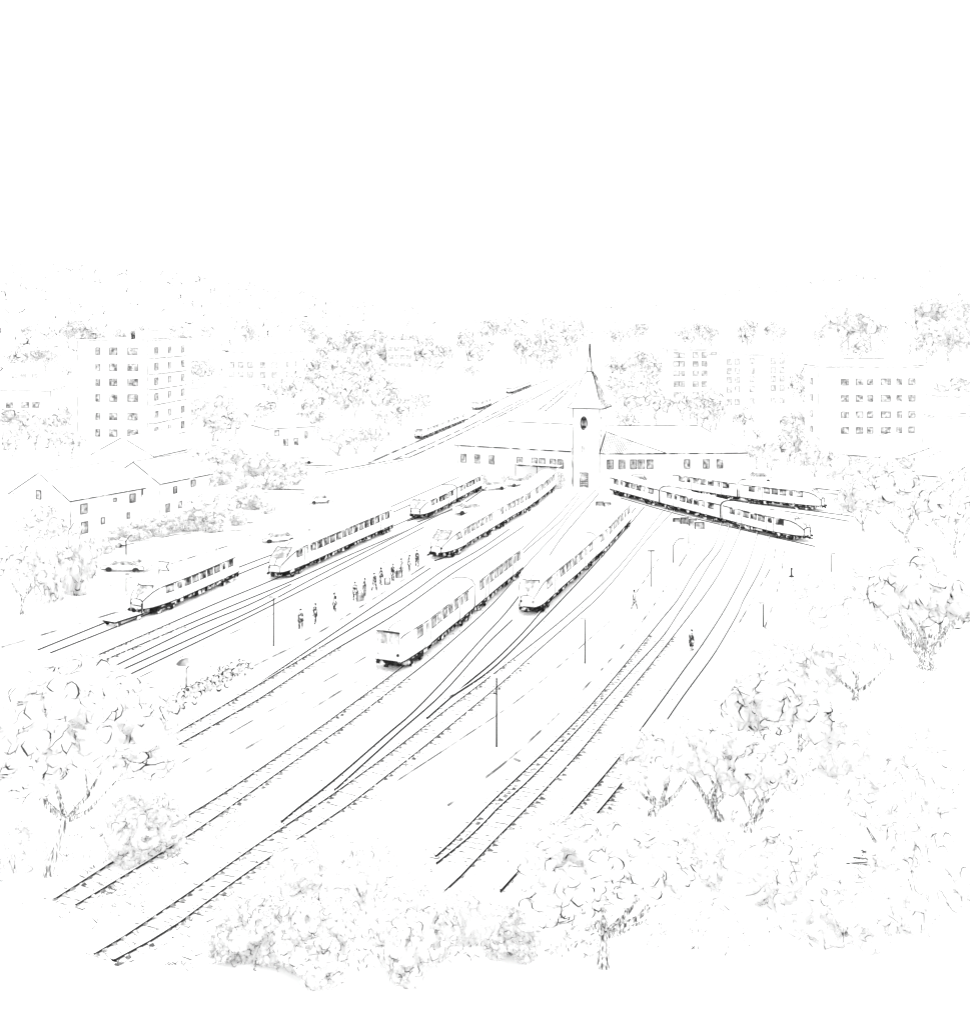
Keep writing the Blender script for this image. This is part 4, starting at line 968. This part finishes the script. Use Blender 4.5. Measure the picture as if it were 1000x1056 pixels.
for px, py, rx, ry, lab in ((772, 745, 38, 26, 'pale shrub right of the rightmost track, below the lone person'), (800, 702, 38, 26, 'pale shrub below the lamp right of the rightmost track'), (832, 715, 38, 28, 'pale shrub left of the slender tree'),
                            (810, 930, 60, 40, 'pale shrub below the right bank trio'), (870, 965, 55, 38, 'pale shrub below the spiky plant'), (950, 950, 55, 60, 'large pale shrub in the lower right corner'),
                            (955, 830, 50, 45, 'faint round shrub at the right margin, beneath the thick-trunked tree'), (880, 800, 40, 30, 'pale shrub right of the dark-edged round tree'), (735, 905, 40, 28, 'pale shrub between the trio and the spreading bottom tree'),
                            (845, 640, 42, 28, 'pale shrub below the thin lamp of the right bank'), (900, 620, 38, 26, 'pale shrub between the thin lamp and the thick-trunked tree'), (690, 880, 30, 20, 'pale shrub below the tree closest to the rails')):
    shrub(px, py, rx, ry, 'faint', lab, BG)
RG = 'trees right of the trains'
for px, py, rx, ry, lab in ((935, 560, 42, 32, 'round tree right of the nose of the nearer right train'), (985, 575, 34, 36, 'tree at the right margin below the smaller hipped house'), (890, 548, 26, 24, 'small tree just beyond the nose of the farther right train'),
                            (872, 512, 20, 18, 'dark-marked small tree behind the nose of the farther right train'), (905, 520, 28, 22, 'tree below the hipped house'), (840, 492, 18, 15, 'tree left of the hipped house'), (990, 540, 26, 24, 'upper tree at the right margin, beside the smaller hipped house')):
    tree(px, py, px, py - ry * 1.2, rx, ry, 'mid', lab, RG)
LG = 'trees around the left houses'
for px, py, cx, cy, rx, ry, lab in ((240, 494, 226, 474, 34, 20, 'tree with a bare dark trunk right of the second gabled house'), (272, 503, 272, 484, 28, 18, 'tree at the left end of the garden wall'), (213, 548, 213, 527, 26, 16, 'tree with a dark trunk by the end of the service road'),
                                    (234, 526, 250, 518, 24, 14, 'small tree above the end of the service road'), (304, 500, 306, 488, 18, 12, 'tree at the right end of the garden wall'), (350, 470, 345, 455, 22, 13, 'dark tree right of the small house, left one of three'),
                                    (368, 468, 366, 452, 17, 13, 'dark tree right of the small house, middle one of three'), (386, 466, 388, 450, 16, 13, 'dark tree right of the small house, right one of three'), (42, 570, 40, 545, 26, 20, 'tree covering the gable foot of the nearest house')):
    tree(px, py, cx, cy, rx, ry, 'mid', lab, LG, trunk=1.3)
for px, py, rx, ry, lab in ((75, 580, 16, 13, 'shrub at the corner of the nearest gabled house'), (140, 556, 18, 11, 'shrub along the long wall of the nearest gabled house'), (165, 552, 16, 13, 'shrub at the joint of the two gabled houses'), (188, 548, 16, 12, 'shrub below the second gabled house'),
                            (105, 570, 14, 9, 'low shrub beside the car of the nearest house'), (575, 504, 9, 12, 'dark climbing shrub at the foot of the clock tower')):
    shrub(px, py, rx, ry, 'mid', lab, LG if px < 300 else None)
for px, py, rx, ry in ((213, 502, 13, 9), (228, 499, 14, 10), (250, 506, 13, 8), (262, 507, 12, 8), (288, 505, 14, 9), (150, 551, 13, 8), (203, 547, 14, 9), (222, 548, 12, 8), (246, 541, 13, 9), (263, 524, 13, 8), (122, 556, 12, 8), (276, 529, 11, 7)):
    shrub(px, py, rx, ry, 'mid', 'small dense shrub in the band below the second gabled house and the garden wall', 'shrubs between the left houses and the tracks')
for px, py, rx, ry in ((482, 496, 9, 6), (497, 497, 8, 5), (522, 499, 9, 6), (548, 499, 8, 6), (560, 500, 8, 7)):
    shrub(px, py, rx, ry, 'mid', 'low dark shrub at the foot of the left station wing', 'shrubs in front of the left station wing')
# hedge strip on the passenger platform
p0, p1 = g(172, 733, .3), g(249, 691, .3); o = thing('hedge', p0, 'low dark clipped hedge on the passenger platform near its left end', 'hedge')
b = MB(); rr = random.Random(4); d = p1 - p0
for k in range(10):
    q = d * (k + .5) / 10; vs = [q + Vector((v_.x * .75, v_.y * 1.1, .3 + v_.z * .32)) * 1 for v_ in ICO[0]]; b.add(vs, ICO[1], 'leaf')
for k in range(420):
    q = d * rr.random() + Vector((rr.gauss(0, .45), rr.gauss(0, .4), rr.uniform(.1, .65))); leaf_cap(b, q, Vector((rr.gauss(0, .5), -.7, rr.uniform(0, 1))), rr.uniform(.1, .22), .085, 'leafdark', rr, span=(2, 5))
b.build('leaves', o)
b = MB(); b.bar(Vector((0, -.4, .05)), d + Vector((0, -.4, .05)), .14, 'faint'); b.build('kerb', o)
# background trees
zones = [((0, 80), (384, 402), 7, (9, 13), 'behind the low blocks at the left margin'), ((0, 80), (452, 476), 9, (11, 16), 'between the left margin block and the nearest gabled house'),
         ((188, 235), (392, 400), 4, (9, 12), 'between the six-storey block and the far apartment block'), ((190, 330), (434, 458), 15, (11, 16), 'around the small house in the left middle'),
         ((270, 400), (398, 432), 22, (10, 16), 'between the hall and the far tracks'), ((330, 500), (372, 398), 24, (10, 17), 'on the far plain left of the far tracks'), ((395, 440), (428, 446), 7, (11, 15), 'beside the far train left of the station'),
         ((440, 600), (350, 384), 26, (9, 15), 'beyond the far tracks left of the spire'), ((632, 690), (385, 430), 14, (11, 17), 'just right of the clock tower behind the station roof'), ((640, 760), (430, 455), 12, (12, 17), 'behind the ridge of the right station wing'),
         ((765, 845), (440, 488), 16, (10, 15), 'between the right station wing and the four-storey block'), ((815, 845), (395, 425), 5, (9, 14), 'left of the four-storey block'), ((850, 1000), (352, 380), 14, (13, 24), 'rising behind the four-storey block'),
         ((955, 1000), (420, 436), 4, (12, 18), 'at the right end of the four-storey block'), ((0, 340), (350, 362), 22, (7, 11), 'on the foot of the left hill'), ((620, 850), (350, 362), 18, (7, 11), 'on the foot of the right hill'), ((855, 960), (474, 500), 8, (9, 13), 'around the hipped house on the right')]
rr = random.Random(21)
def on_far_track(px, py): return abs(py - (478 - (px - 380) * 96 / 210)) < 9 if px < 600 else False
for (xa, xb), (ya, yb), n, (ra, rb), where in zones:
    got = 0; tries = 0
    while got < n and tries < n * 30:
        tries += 1; px, py = rr.uniform(xa, xb), rr.uniform(ya, yb); r = rr.uniform(ra, rb); p = g(px, py)
        if py < 397:                        # the foot of the hills
            D = min(range(400, 881, 10), key=lambda d: abs(HOR + F * (H - max(0, hill_z((px - 500) / F * d, d))) / d - py)); x = (px - 500) / F * D; p = Vector((x, D, max(0, hill_z(x, D)) - .1))
        if blocked(p, r * p.y / F * .7) or on_far_track(px, py): continue
        got += 1
        tree(px, py, px, py - r * 1.25, r, r * rr.uniform(.75, 1), 'far' if r < 19 else 'mid', 'pale round-crowned tree standing ' + where, 'trees ' + where, forks=2, trunk=1.2, at=p)
# grass tufts and weeds on the open ground: uncountable
b = MB(); rr = random.Random(8)
areas = [((120, 480), (860, 1000), 500), ((560, 960), (700, 985), 700), ((60, 250), (830, 960), 260), ((640, 900), (600, 720), 160), ((0, 140), (575, 660), 90), ((470, 620), (850, 990), 200)]
for (xa, xb), (ya, yb), n in areas:
    for _ in range(n):
        px, py = rr.uniform(xa, xb), rr.uniform(ya, yb)
        if 70 < px < 520 and abs((px - 97) * -.66 + 986 - py) < 14: continue
        p = g(px, py); s = rr.uniform(.06, .16)
        for k in range(rr.randint(1, 3)):
            q = p + Vector((rr.gauss(0, .12), rr.gauss(0, .12), 0)); e = q + Vector((rr.gauss(0, s), rr.gauss(0, s * .4), s))
            b.bar(q, e, rr.uniform(.012, .028), rr.choice(('faint', 'leaffaint', 'leaffaint')))
tag(b.build('grass_tufts'), kind='stuff', label='sparse grass tufts and weeds on the white banks beside the tracks', cat='grass')
